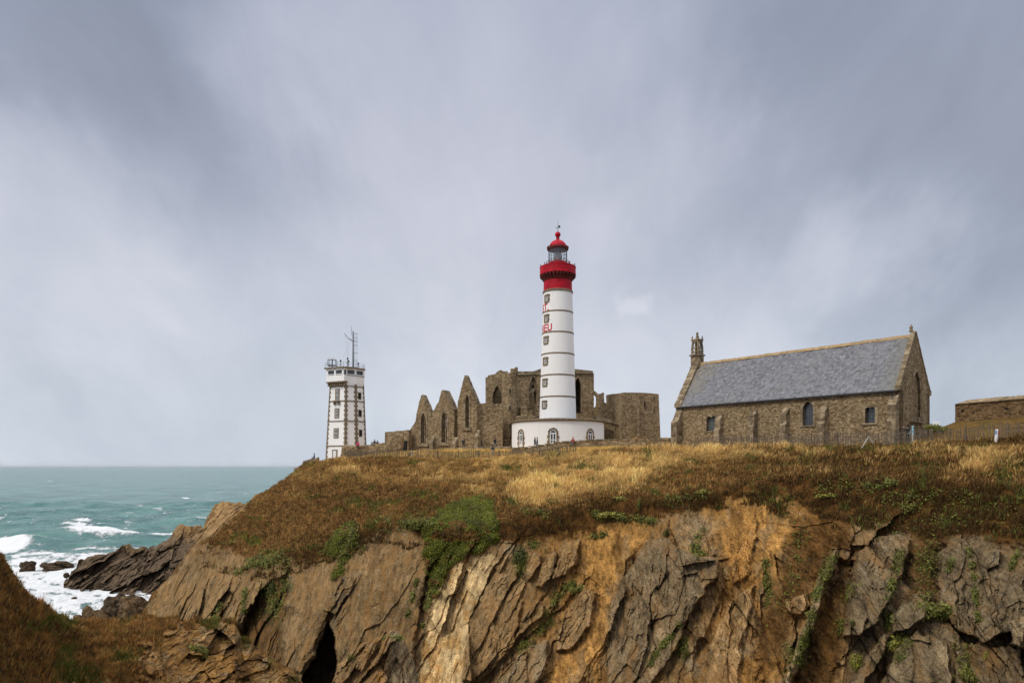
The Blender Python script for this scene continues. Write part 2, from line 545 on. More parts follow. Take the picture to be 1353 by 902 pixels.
def sheet(name, pxs, keys, nb, ng, nf, relief, colour, label_kind='structure'):
    """terrain sheet: columns follow directions from the viewpoint, rows run from behind the brow, over the brow, down the face.
    keys: px, y_brow, d_brow, y_lip, d_lip, y_foot, d_foot, z_back, back_len"""
    yb, db, yl, dl, yf, df, zb, bl = lerp_keys(keys, pxs)
    rows_px, rows_y, rows_d, reg = [], [], [], []
    one = np.ones_like(pxs)
    for i in range(ng):
        t = i / ng
        rows_y.append(yb + (yl - yb) * t)
        rows_d.append(1 / (1 / db + (1 / dl - 1 / db) * t))
        reg.append(one * (t - 1))
    for i in range(nf + 1):
        t = i / nf
        rows_y.append(yl + (yf - yl) * t)
        rows_d.append(1 / (1 / dl + (1 / df - 1 / dl) * t))
        reg.append(one * t)
    PY, D, REG = np.array(rows_y), np.array(rows_d), np.array(reg)
    PX = np.tile(pxs, (len(PY), 1))
    D, dz, col, rock = relief(PX, PY, D, REG), 0, None, None
    D, dz = D
    X, Y, Z = (PX - CX) / F * D, D, (HY - PY) / F * D + dz
    col, rock = colour(PX, PY, D, REG, X, Z)
    # back rows: over the brow and away
    bX, bY, bZ, bc = [], [], [], []
    ztop = Z[0]
    for i in range(nb, 0, -1):
        t = (i / nb) ** 2.2
        dd = db + bl * t
        lw = sstep(60, 140, bl)
        s_ = lw * sstep(0, 1, bl * t / np.interp(pxs, [800, 960], [11, 24])) + (1 - lw) * t ** 0.7
        z = ztop + (zb - ztop) * s_
        x = (pxs - CX) / F * (db + (bl * t) * 1.0)
        z = z + 0.25 * fbm(x / 5, dd / 5, 3, 3) * min(1, t * 12)
        bX.append(x), bY.append(dd), bZ.append(z), bc.append(blend(col[0], C_STRAW * np.interp(pxs, [860, 1020], [1.0, 0.42])[:, None] * (0.75 + 0.4 * fbm(x / 2, dd / 2, 9, 3))[..., None], 0.8 * sstep(60, 140, bl)))
    X, Y, Z = np.vstack([bX, X]), np.vstack([bY, Y]), np.vstack([bZ, Z])
    col = np.concatenate([np.array(bc), col], 0)
    rock = np.concatenate([np.zeros((nb, len(pxs))) + 0 * rock[:1], rock], 0)
    V = np.stack([X, Y, Z], -1).reshape(-1, 3)
    o = np_mesh(name, V, grid_faces(*X.shape), M['terrain'], col.reshape(-1, 3), attrs={'rock': rock.ravel()})
    o['kind'] = label_kind
    SHEETS[name] = dict(PX=PX, PY=PY, X=X[nb:], Y=Y[nb:], Z=Z[nb:], REG=REG)
    return o


def blend(col, c2, w):
    return col + (np.asarray(c2) - col) * w[..., None]


def pmask(PX, PY, poly, soft=1.5, warp=5.0, s=0):
    wx = PX + warp * fbm(PX / 14, PY / 14, s + 71, 4)
    wy = PY + warp * fbm(PX / 14, PY / 14, s + 72, 4)
    x0, x1 = min(p[0] for p in poly) - 30, max(p[0] for p in poly) + 30
    y0, y1 = min(p[1] for p in poly) - 30, max(p[1] for p in poly) + 30
    sel = (PX > x0) & (PX < x1) & (PY > y0) & (PY < y1)
    out = np.zeros(PX.shape)
    sdv = poly_sd(wx[sel], wy[sel], poly)
    out[sel] = sstep(-soft, soft, sdv)
    return out


# ------------------------------------------------ main headland: columns of the photograph give its brow, lip and foot
MAIN_KEYS = [  # px, y_brow, d_brow, y_lip, d_lip, y_foot, d_foot, z_back, back_len
    (184, 822, 98, 822.5, 97.9, 1000, 84, -30, 30), (187, 811, 99, 812, 98.9, 1000, 84, -30, 30), (200, 785, 100, 786, 99.9, 1000, 82, -30, 32), (225, 760, 102, 761, 101.8, 1000, 80, -30, 36),
    (255, 719, 105, 724, 102, 1000, 77, -30, 40), (277, 692, 109, 720, 98, 1000, 74, -30, 44), (300, 673, 112, 724, 94, 1000, 71, -30, 48), (329, 663, 115, 735, 88, 1000, 67, -27, 50), (353, 647, 115, 742, 82, 1000, 64, -22, 52), (374, 634, 114, 730, 79, 1000, 62, -18, 56),
    (402, 612, 113, 722, 77, 1000, 60, -8, 62), (440, 606, 111, 708, 74, 1000, 60, 1.2, 150), (500, 604, 106, 692, 70, 1000, 60, 2.4, 200), (600, 605, 103, 690, 66, 1000, 55, 3.0, 220),
    (660, 605, 99, 684, 62.5, 1000, 51, 3.0, 220), (700, 604.5, 97, 676, 61, 1000, 49, 3.0, 220), (760, 600, 92, 668, 60, 1000, 47, 3.0, 220), (798, 594, 89, 662, 59, 1000, 46, 3.0, 220), (830, 593, 86, 658, 58, 1000, 45, 2.9, 220), (900, 592, 80, 645, 55.5, 1000, 43, 2.6, 220),
    (1000, 591, 72, 634, 53, 1000, 41, 2.5, 220), (1100, 590, 64, 632, 49, 1000, 38, 2.5, 220), (1200, 588, 58, 630, 46, 1000, 36, 3.2, 220), (1262, 585, 54, 632, 44.5, 1000, 34.5, 5.0, 220),
    (1353, 580, 50, 634, 42, 1000, 33, 5.4, 220), (1480, 574, 45, 634, 38, 1000, 30, 5.8, 220), (1640, 566, 40, 634, 34, 1000, 27, 6.2, 220)]

GREEN_MAT = [(612, 658), (640, 653), (655, 664), (660, 690), (655, 712), (640, 728), (618, 728), (606, 742), (592, 752), (584, 768), (576, 788), (566, 784), (566, 760), (560, 735), (562, 712), (556, 690), (575, 680), (585, 668)]
GREEN_2 = [(455, 690), (472, 690), (478, 705), (470, 728), (455, 742), (446, 765), (440, 760), (446, 735), (432, 740), (420, 742), (432, 715), (445, 700)]
CAVE = [(396, 905), (404, 888), (418, 865), (428, 838), (434, 822), (438, 832), (442, 850), (443, 905)]
RECESS = [(318, 905), (316, 850), (328, 800), (335, 770), (345, 748), (370, 745), (386, 752), (382, 780), (374, 830), (372, 870), (376, 905)]
PALE = [(592, 750), (612, 740), (648, 730), (658, 740), (652, 760), (642, 777), (634, 794), (625, 814), (616, 845), (612, 872), (606, 910), (545, 910), (558, 858), (567, 812), (578, 775)]
SLABS = [  # polygon, offset towards the viewer (m), colour, tilt across (m per 100 px)
    ([(667, 739), (676, 730), (694, 772), (680, 846), (655, 880), (628, 900), (612, 900), (616, 860), (630, 811), (643, 777)], 1.3, C_BROWN * 1.05, -1.0),
    ([(704, 730), (715, 735), (711, 750), (699, 767), (692, 758)], 1.2, C_BROWN * 1.25, 0),
    ([(731, 727), (737, 731), (729, 756), (714, 778), (707, 774), (717, 748)], 1.3, C_BROWN * 1.1, 0),
    ([(748, 714), (765, 714), (761, 746), (749, 760), (730, 764), (735, 742), (741, 722)], 1.1, C_BROWN * 1.2, 0),
    ([(712, 792), (720, 800), (716, 815), (700, 830), (683, 845), (690, 820), (700, 803)], 1.2, C_BROWN * 1.2, 0),
    ([(772, 776), (784, 785), (786, 812), (772, 838), (752, 858), (736, 860), (735, 840), (746, 806), (760, 790)], 1.3, C_BROWN * 1.0, 1.0),
    ([(698, 854), (724, 848), (722, 885), (706, 910), (655, 910), (676, 876)], 1.5, C_GREY * 1.15, 0),
    ([(853, 716), (874, 708), (900, 724), (922, 733), (950, 740), (950, 760), (930, 782), (912, 808), (892, 860), (860, 905), (800, 905), (800, 867), (808, 801), (818, 775), (838, 745)], 1.5, C_GREY * 0.95, 1.2),
    ([(950, 760), (956, 775), (944, 810), (930, 840), (905, 870), (890, 905), (868, 905), (894, 850), (914, 806), (930, 782)], 0.5, C_BROWN * 0.9, 0),
    ([(980, 720), (992, 700), (998, 672), (1000, 700), (994, 740), (986, 762), (968, 770), (964, 748)], 0.7, C_OCHRE * 1.05, 0),
    ([(960, 800), (985, 780), (996, 772), (990, 820), (980, 850), (975, 905), (930, 905), (940, 850)], 0.6, C_BROWN * 1.2, 0),
    ([(1040, 795), (1066, 785), (1070, 800), (1060, 812), (1040, 808)], 0.8, C_BROWN * 1.25, 0),
    ([(1097, 735), (1107, 728), (1104, 745), (1088, 780), (1072, 830), (1058, 870), (1046, 905), (1030, 905), (1050, 860), (1066, 810), (1082, 765)], 1.5, C_GREY * 1.25, 0),
    ([(1130, 733), (1150, 712), (1188, 704), (1204, 715), (1194, 748), (1176, 790), (1160, 822), (1135, 838), (1115, 838), (1122, 790)], 1.6, C_GREY * 0.9, 0.5),
    ([(1192, 800), (1215, 780), (1228, 790), (1220, 815), (1200, 830), (1178, 834), (1176, 815)], 1.4, C_GREY * 0.9, 0),
    ([(1165, 838), (1175, 838), (1160, 880), (1140, 905), (1120, 905), (1145, 870)], 1.3, C_GREY, 0),
    ([(1240, 730), (1270, 712), (1300, 728), (1330, 730), (1420, 728), (1420, 820), (1340, 830), (1300, 850), (1262, 830), (1240, 800)], 1.4, C_GREY * 0.85, 0.7),
    ([(1180, 860), (1210, 832), (1250, 850), (1258, 905), (1165, 905)], 1.0, C_GREY * 0.95, 0),
    ([(1329, 823), (1353, 815), (1420, 815), (1420, 858), (1353, 857), (1336, 848)], 1.8, C_GREY * 1.7, 0),
    ([(1262, 850), (1330, 856), (1420, 860), (1420, 910), (1262, 910)], 0.7, C_GREY * 0.7, 0),
    # left of the cave
    ([(352, 748), (357, 740), (374, 738), (382, 752), (380, 755), (356, 768), (330, 800), (316, 818), (312, 830), (300, 830), (318, 790), (335, 765)], 1.0, C_BROWN * 1.25, 0),
    ([(300, 735), (326, 726), (337, 735), (318, 770), (296, 808), (284, 830), (255, 830), (276, 790)], 0.9, C_BROWN * 1.2, 0),
    ([(260, 752), (285, 742), (296, 738), (270, 790), (250, 830), (222, 830), (240, 790)], 0.6, C_BROWN * 1.1, 0),
    ([(228, 764), (246, 752), (255, 758), (228, 806), (218, 830), (186, 830), (205, 788)], 0.5, C_BROWN * 1.15, 0),
    ([(436, 850), (448, 815), (466, 770), (505, 700), (548, 704), (560, 708), (566, 745), (556, 800), (546, 850), (545, 905), (448, 905)], 0.9, C_BROWN * 1.02, 0.5),
    ([(386, 757), (405, 736), (424, 745), (444, 745), (452, 765), (432, 815), (416, 860), (396, 890), (374, 890), (374, 840), (384, 790)], 0.75, C_BROWN * 1.0, 0),
]
OCHRES = [[(790, 690), (850, 682), (846, 720), (828, 750), (812, 790), (800, 830), (796, 905), (724, 905), (735, 870), (770, 840), (788, 800), (786, 770), (770, 760), (776, 720)],
          [(930, 672), (985, 650), (1040, 668), (1052, 690), (1030, 720), (1005, 760), (995, 800), (975, 770), (958, 745), (944, 725), (946, 690)]]
DARK_EARTH = [[(1050, 690), (1100, 670), (1130, 690), (1125, 720), (1100, 730), (1070, 780), (1040, 840), (1010, 905), (1000, 840), (1030, 760)],
              [(1190, 690), (1353, 660), (1420, 660), (1420, 725), (1330, 722), (1270, 706), (1236, 730), (1236, 790), (1200, 790), (1205, 720)],
              [(1098, 770), (1112, 740), (1126, 740), (1116, 830), (1100, 905), (1046, 905), (1068, 850)]]


SHOULDER = [(250, 722), (277, 688), (300, 669), (329, 659), (322, 676), (296, 696), (270, 714), (258, 726)]


def main_relief(PX, PY, D, REG):
    X, Z = (PX - CX) / F * D, (HY - PY) / F * D
    face = np.maximum(sstep(0.02, 0.28, REG), 0.8 * pmask(PX, PY, SHOULDER, 6, 5, 61))
    st, tone = strata(X, Z, 62, 11, 1.0, 1.0)
    big = 1.6 * fbm(X / 14, Z / 30, 5, 3)
    soil = np.zeros(PX.shape)
    off = np.zeros(PX.shape)
    for i, (poly, a, c, tilt) in enumerate(SLABS):
        mk = pmask(PX, PY, poly, 1.6, 5, i * 7)
        cx = sum(p[0] for p in poly) / len(poly)
        off = np.maximum(off, mk * (a + tilt * (PX - cx) / 100))
    for i, poly in enumerate(OCHRES + DARK_EARTH):
        soil = np.maximum(soil, pmask(PX, PY, poly, 9, 10, 200 + i))
    between = sstep(-0.15, 0.3, fbm(X / 5, Z / 9, 97, 3)) * sstep(640, 720, PX) * (1 - sstep(1080, 1140, PX))
    soil = np.maximum(soil, 0.75 * between)
    soil *= (1 - 0.85 * sstep(0.2, 0.5, off))
    smooth_face = pmask(PX, PY, SLABS[24][0], 8, 8, 5) * 0.85 + 0.85 * pmask(PX, PY, SLABS[25][0], 8, 8, 5)
    pale = pmask(PX, PY, PALE, 3, 5, 90)
    rel = st * (1 - 0.3 * pale) * (1 - 0.88 * soil) * (1 - smooth_face) + big
    rel = np.where(soil > 0.01, rel + soil * (0.7 * fbm(X / 1.5, Z / 3.4, 88, 5) + 0.14 * fbm(X / 0.25, Z / 0.4, 89, 3)), rel)
    lumpy = np.exp(-np.clip((REG - 0.08) / 0.12, 0, 9) ** 2) * sstep(-0.02, 0.04, REG)
    lf1, lf2, lid, _, _ = cells(X / 0.7, Z / 0.45, 95)
    rel = rel + lumpy * (0.25 * fbm(X / 0.9, Z / 0.5, 93, 4) + 0.35 * np.clip(0.35 - lf1, 0, 1) * (lid > 0.6))
    rel = rel + off
    rel = rel - 3.6 * pmask(PX, PY, RECESS, 5, 7, 30) * (1 - sstep(0.2, 0.6, off)) - 0.35 * pale
    rel = rel - 1.0 * pmask(PX, PY, DARK_EARTH[2], 5, 7, 31)
    rel = rel + 0.10 * fbm(X / 0.3, Z / 0.5, 99, 3)
    cave = pmask(PX, PY, CAVE, 2.0, 4, 33)
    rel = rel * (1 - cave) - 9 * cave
    # overhanging turf lip
    lipb = np.exp(-((REG - 0.02) / 0.05) ** 2) * (REG > -0.3)
    gm = np.maximum(pmask(PX, PY, GREEN_MAT, 4, 7, 40), pmask(PX, PY, GREEN_2, 4, 7, 41))
    Dn = D - rel * face - 0.5 * lipb * (0.5 + vn(X / 2, Z * 0, 4)) - gm * (0.5 + 0.75 * fbm(X / 1.1, Z / 0.9, 42, 4)) * sstep(-0.1, 0.1, REG)
    g = 1 - sstep(0.0, 0.1, REG)
    edge = sstep(-1.0, -0.9, REG)
    dz = g * edge * (0.55 * fbm(X / 7, D / 7, 21, 3) + 0.28 * fbm(X / 1.6, D / 2.2, 22, 4))
    return Dn, dz


def main_colour(PX, PY, D, REG, X, Z):
    n1 = fbm(PX / 40, PY / 22, 301, 5)
    n2 = fbm(PX / 9, PY / 9, 302, 4)
    st, tone = strata(X, Z, 62, 11, 1.0, 1.0)
    rockc = np.array(C_BROWN) * np.ones(PX.shape + (3,))
    rockc = blend(rockc, C_GREY, sstep(-0.25, 0.35, n1 + 0.35 * sstep(1000, 1200, PX)))
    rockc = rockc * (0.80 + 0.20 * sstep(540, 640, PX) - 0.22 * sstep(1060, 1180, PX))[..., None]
    rockc = blend(rockc, C_OCHRE * 0.7, sstep(-0.45, 0.15, fbm(PX / 30, PY / 50, 303, 4)) * sstep(640, 760, PX) * (1 - sstep(1080, 1150, PX)))
    rock = np.ones(PX.shape)
    for i, poly in enumerate(OCHRES):
        mk = pmask(PX, PY, poly, 10, 12, 200 + i)
        oc = C_OCHRE * (1.0 + 0.55 * fbm(PX / 7, PY / 24, 341, 4))[..., None]
        oc = blend(oc, C_DSOIL * 1.6, 0.8 * sstep(0.1, 0.55, fbm(PX / 16, PY / 26, 342, 4)))
        oc = blend(oc, C_BROWN, 0.8 * sstep(0.12, 0.4, fbm(PX / 12, PY / 30, 343, 4)))
        rockc = blend(rockc, oc, mk * 0.95)
        rock *= 1 - 0.8 * mk
    for i, poly in enumerate(DARK_EARTH):
        mk = pmask(PX, PY, poly, 10, 12, 202 + i)
        rockc = blend(rockc, C_DSOIL * (1.35 + 0.8 * n2)[..., None], mk * 0.9)
        rock *= 1 - 0.8 * mk
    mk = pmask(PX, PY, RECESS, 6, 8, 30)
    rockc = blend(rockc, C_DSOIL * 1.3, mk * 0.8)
    mk = pmask(PX, PY, PALE, 4, 6, 90)
    pc = C_PALE * (0.92 + 0.35 * fbm(PX / 8, PY / 12, 351, 4) + 0.8 * tone)[..., None]
    pc = blend(pc, C_OCHRE * 1.05, 0.7 * sstep(0.2, 0.5, fbm(PX / 11, PY / 16, 352, 4) + 0.3 * sstep(800, 890, PY)))
    rockc = blend(rockc, pc, mk)
    rock *= 1 - 0.5 * mk
    for i, (poly, a, c, tilt) in enumerate(SLABS):
        mk = pmask(PX, PY, poly, 1.8, 5, i * 7)
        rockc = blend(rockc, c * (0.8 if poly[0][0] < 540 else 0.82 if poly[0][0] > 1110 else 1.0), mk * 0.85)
        rock = np.maximum(rock, mk)
    rockc = rockc * (1 + 0.8 * tone[..., None] * rock[..., None])
    # dark earth band under the turf, its lower edge ragged
    yl = lerp_keys(MAIN_KEYS, PX[0])[2]
    band = np.interp(PX[0], [180, 255, 330, 390, 420, 480, 520, 560, 640, 700, 760, 800, 900, 960, 1030, 1100, 1200, 1400], [2, 3, 8, 20, 26, 14, 10, 14, 26, 40, 36, 34, 34, 18, 26, 52, 66, 80])
    n3 = fbm(PX / 3.2, PY / 3.2, 306, 3)
    below = PY - (yl + band)[None, :] - 13 * n1 - 10 * n2 - 5 * n3
    c = blend(rockc, C_DSOIL * (1.15 + 0.7 * np.clip(n2 + 0.6 * n3, -1, 1))[..., None], 1 - sstep(-3, 4, below))
    rock = rock * sstep(-4, 4, below)
    # turf above the lip
    turf = 1 - sstep(-8, 6, PY - yl[None, :] - 9 * n1 - 5 * n2)
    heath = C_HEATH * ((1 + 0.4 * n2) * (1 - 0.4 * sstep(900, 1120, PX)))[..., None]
    straw = straw_amount(PX, PY)
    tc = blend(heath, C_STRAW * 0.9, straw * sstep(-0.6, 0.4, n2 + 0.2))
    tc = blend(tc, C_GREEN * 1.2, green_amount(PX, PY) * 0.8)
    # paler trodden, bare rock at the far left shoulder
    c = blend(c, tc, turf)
    sh = pmask(PX, PY, SHOULDER, 4, 5, 61)
    c = blend(c, C_BROWN * 1.1 * (1 + 0.5 * n2 + 0.8 * tone)[..., None], sh)
    rock = np.maximum(rock, sh)
    gm = np.maximum(pmask(PX, PY, GREEN_MAT, 4, 7, 40), pmask(PX, PY, GREEN_2, 4, 7, 41))
    c = blend(c, C_GREEN * 0.7, gm)
    rock *= 1 - gm
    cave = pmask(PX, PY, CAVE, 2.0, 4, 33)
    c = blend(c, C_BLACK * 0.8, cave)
    return np.clip(c, 0.01, 0.9), rock


def straw_amount(PX, PY):
    """how much pale dry grass: most in the middle of the slope and along the top"""
    a = np.interp(PX, [180, 380, 430, 520, 600, 660, 720, 860, 960, 1050, 1150, 1250, 1353, 1600], [0.1, 0.15, 0.4, 0.55, 0.65, 0.8, 1, 0.9, 0.6, 0.42, 0.2, 0.14, 0.16, 0.2])
    lip = np.interp(PX, [k[0] for k in MAIN_KEYS], [k[3] for k in MAIN_KEYS])
    brow = np.interp(PX, [k[0] for k in MAIN_KEYS], [k[1] for k in MAIN_KEYS])
    t = np.clip((PY - brow) / (lip - brow + 1e-6), 0, 1.3)
    dn = np.interp(PX, [180, 560, 660, 720, 800, 880, 960, 1600], [0.2, 0.4, 0.78, 1, 0.9, 0.7, 0.55, 0.4])
    v = a * (1 - sstep(dn - 0.25, dn + 0.15, t + 0.22 * fbm(PX / 30, PY / 12, 311, 4)))
    hot = np.exp(-(((PX - 1310) / 50) ** 2 + ((PY - 612) / 8) ** 2))
    v = np.clip(v * (0.75 + 0.9 * fbm(PX / 45, PY / 10, 312, 4)), 0, 1)
    return np.clip(v + 0.9 * hot + 0.55 * np.exp(-(((PX - 760) / 75) ** 2 + ((PY - 640) / 14) ** 2)), 0, 1)


def green_amount(PX, PY):
    n = fbm(PX / 26, PY / 9, 321, 5)
    return sstep(0.22, 0.5, n + 0.12 * sstep(1000, 1250, PX))


pxs = np.arange(184, 1640, 1.15)
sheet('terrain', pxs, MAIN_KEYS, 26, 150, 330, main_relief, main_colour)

# ------------------------------------------------ dark rocky headland behind, running out into the surf
BACK_KEYS = [
    (84, 772, 105.5, 773, 105.4, 782, 104.5, -24, 20), (96, 752, 109, 756, 108, 782, 104, -24, 20), (104, 741, 111, 747, 110, 783, 104, -24, 22), (112, 739, 112, 748, 110, 784, 103, -24, 24), (133, 735, 113, 746, 110, 786, 102, -24, 26),
    (150, 729, 114, 744, 110, 788, 101, -24, 28), (166, 724, 114, 742, 110, 790, 100, -24, 30), (190, 722, 114, 742, 109, 792, 99, -24, 30), (196, 725, 114, 742, 109, 792, 99, -24, 30), (216, 715, 115, 736, 109, 794, 98, -24, 30), (242, 699, 117, 726, 109, 796, 97, -24, 30),
    (268, 691, 119, 720, 110, 798, 97, -24, 30), (274, 680, 120, 708, 111, 800, 97, -24, 30), (285, 668, 121, 700, 112, 800, 97, -22, 30), (325, 664, 122, 690, 113, 800, 97, -20, 32), (352, 650, 124, 690, 114, 800, 98, -16, 34), (380, 640, 126, 690, 115, 800, 99, -14, 36)]


BACK_KEYS = [(k[0], k[1], k[2] * 1.225, k[3], k[4] * 1.225, k[5], k[6] * 1.225, -28, k[8]) for k in BACK_KEYS]


def back_relief(PX, PY, D, REG):
    X, Z = (PX - CX) / F * D, (HY - PY) / F * D
    st, _ = strata(X, Z, 38, 401, 1.8, 0.9, 0.7)
    ed = sstep(-1.0, -0.5, REG)
    return D - st * ed - 1.5 * fbm(X / 9, Z / 9, 402, 3) * ed, (0.8 + 0.9 * (1 - sstep(-1, -0.2, REG))) * fbm(X / 2.4, D / 2.4, 405, 4)


def back_colour(PX, PY, D, REG, X, Z):
    st, tone = strata(X, Z, 38, 401, 1.8, 0.9, 0.7)
    n1 = fbm(PX / 25, PY / 18, 403, 4)
    c = np.array(C_BROWN * 0.75) * np.ones(PX.shape + (3,))
    c = blend(c, C_BROWN * 1.15, sstep(210, 285, PX + 12 * n1 - 0.3 * (PY - 720)))
    # wet black rock near the water line
    wet = 1 - sstep(-18.5, -13.5, Z + 2.0 * n1 - 0.02 * (PX - 150))
    c = blend(c, C_BLACK * 0.95, wet)
    return np.clip(c * (1 + 1.1 * tone[..., None]), 0.008, 0.9), np.ones(PX.shape) * (1 - 0.85 * wet)


sheet('rocky_headland', np.arange(84, 380, 0.9), BACK_KEYS, 12, 40, 90, back_relief, back_colour)

# ------------------------------------------------ near bank at the lower left, heath on top and ochre rock at its right end
NEAR_KEYS = [
    (-420, 600, 13, 660, 11, 1500, 6, -14, 12), (-120, 655, 16, 720, 14, 1400, 7, -14, 13), (0, 735, 21, 770, 19, 1300, 9, -16, 14), (22, 768, 23, 790, 21, 1260, 10, -17, 15), (50, 799, 26, 815, 24, 1220, 11, -19, 16), (72, 815, 29, 828, 27, 1180, 12, -20, 16),
    (90, 822, 31, 836, 28, 1160, 13, -21, 16), (140, 821, 33, 842, 29, 1120, 15, -22, 16), (200, 818, 34, 840, 30, 1080, 18, -22, 16), (225, 819, 34, 832, 31.5, 1080, 19, -22, 16), (290, 820, 35, 834, 33, 1080, 22, -22, 16), (310, 823, 35, 836, 33, 1080, 23, -22, 16), (318, 840, 34.5, 848, 33.5, 1080, 24, -22, 16),
    (345, 860, 34, 866, 33.4, 1080, 25, -22, 14), (368, 872, 34, 878, 33.4, 1080, 26, -22, 14), (388, 884, 34, 890, 33.4, 1080, 27, -22, 14), (402, 905, 34, 910, 33.5, 1090, 28, -22, 14), (440, 960, 34, 966, 33.5, 1120, 29, -22, 12)]
NEAR_OCHRE = [(232, 836), (250, 824), (285, 826), (318, 836), (345, 862), (372, 876), (398, 905), (398, 960), (60, 960), (120, 905), (175, 905), (205, 895), (190, 870), (205, 850)]


def near_relief(PX, PY, D, REG):
    X, Z = (PX - CX) / F * D, (HY - PY) / F * D
    rk = pmask(PX, PY, NEAR_OCHRE, 14, 34, 501)
    st, _ = strata(PX * 0.0355, -PY * 0.0355, 32, 502, 0.6, 0.62, 0.5)
    dz = sstep(-1.0, -0.6, REG) * (1 - rk) * (0.28 * fbm(X / 2.2, D / 2.2, 503, 4) + 0.1 * fbm(X / 0.5, D / 0.7, 504, 3)) + 0.18 * fbm(X / 0.9, D * 0.3, 506, 3)
    return D - rk * (st + 0.3 + 0.45 * fbm(X / 1.8, Z / 1.2, 511, 4)), dz


def near_colour(PX, PY, D, REG, X, Z):
    rk = pmask(PX, PY, NEAR_OCHRE, 14, 34, 501)
    st, tone = strata(PX * 0.0355, -PY * 0.0355, 32, 502, 0.6, 0.62, 0.5)
    n1 = fbm(PX / 40, PY / 25, 505, 5)
    n2 = fbm(PX / 10, PY / 8, 507, 4)
    c = C_HEATH * np.ones(PX.shape + (3,)) * (1.0 + 0.45 * n2)[..., None]
    c = blend(c, C_GREEN * 0.8, 0.6 * sstep(0.15, 0.5, n1))
    rc = np.array(C_OCHRE * 0.72) * np.ones(PX.shape + (3,))
    rc = blend(rc, C_BROWN * 1.0, sstep(-0.1, 0.35, n1 + 0.5 * n2))
    rc = blend(rc, C_DSOIL, 0.85 * sstep(0.0, 0.45, fbm(PX / 20, PY / 14, 509, 4)))
    c = blend(c, rc * (1 + 1.0 * tone)[..., None], rk)
    return np.clip(c, 0.01, 0.9), rk


sheet('near_bank_terrain', np.arange(-420, 441, 1.1), NEAR_KEYS, 10, 26, 300, near_relief, near_colour)

# ------------------------------------------------ rock spur at the foot of the cliff, below the cave
SPUR_KEYS = [
    (432, 915, 45, 916, 44.9, 1120, 41, -24, 9), (441, 897, 46, 899, 45.8, 1120, 41, -24, 9), (449, 880, 46, 882, 45.5, 1120, 40, -24, 9), (464, 862, 46.5, 866, 45.6, 1120, 40, -24, 9), (478, 850, 47, 855, 46, 1120, 40, -24, 9), (490, 843, 47, 850, 46, 1120, 40, -24, 9),
    (510, 834, 47.5, 842, 46.3, 1120, 40, -24, 9), (526, 833, 47.5, 842, 46.3, 1120, 40, -24, 9), (535, 846, 47, 850, 46.4, 1120, 40, -24, 9), (545, 868, 47, 870, 46.6, 1120, 41, -24, 9), (556, 905, 46.5, 907, 46.3, 1120, 42, -24, 9), (566, 940, 46, 942, 45.9, 1120, 42, -24, 9)]


def spur_relief(PX, PY, D, REG):
    X, Z = (PX - CX) / F * D, (HY - PY) / F * D
    st, _ = strata(X, Z, 58, 601, 0.8, 0.55)
    return D - st - 1.2 * np.exp(-((PX - 500) / 26) ** 2), 0.2 * fbm(X / 0.7, D, 604, 3)


def spur_colour(PX, PY, D, REG, X, Z):
    st, tone = strata(X, Z, 58, 601, 0.8, 0.55)
    n1 = fbm(PX / 14, PY / 14, 605, 4)
    c = np.array(C_BROWN) * np.ones(PX.shape + (3,))
    c = blend(c, C_OCHRE * 0.6, sstep(0.0, 0.5, n1) * (PX < 515))
    c = blend(c, C_GREY * 1.2, sstep(505, 525, PX + 8 * n1))
    return np.clip(c * (1 + tone[..., None]), 0.01, 0.9), np.ones(PX.shape)


sheet('rock_spur_terrain', np.arange(432, 566, 0.8), SPUR_KEYS, 6, 16, 130, spur_relief, spur_colour)
# ---------------------------------------------------------------- grass, heath and leafy plants
def foliage_material(name, rough=0.8, trans=0.0):
    m, t, b = material(name)
    col = t.n('ShaderNodeVertexColor', layer_name='Col').outputs['Color']
    c = t.n('ShaderNodeVectorMath', {0: col, 'Scale': 0.93}, operation='SCALE').outputs[0]
    t.nt.links.new(c, b.inputs['Base Color'])
    b.inputs['Roughness'].default_value = rough
    b.inputs['Specular IOR Level'].default_value = 0.15
    return m


M['blade'] = foliage_material('dry grass blades')
M['leaf'] = foliage_material('leaves', 0.6)


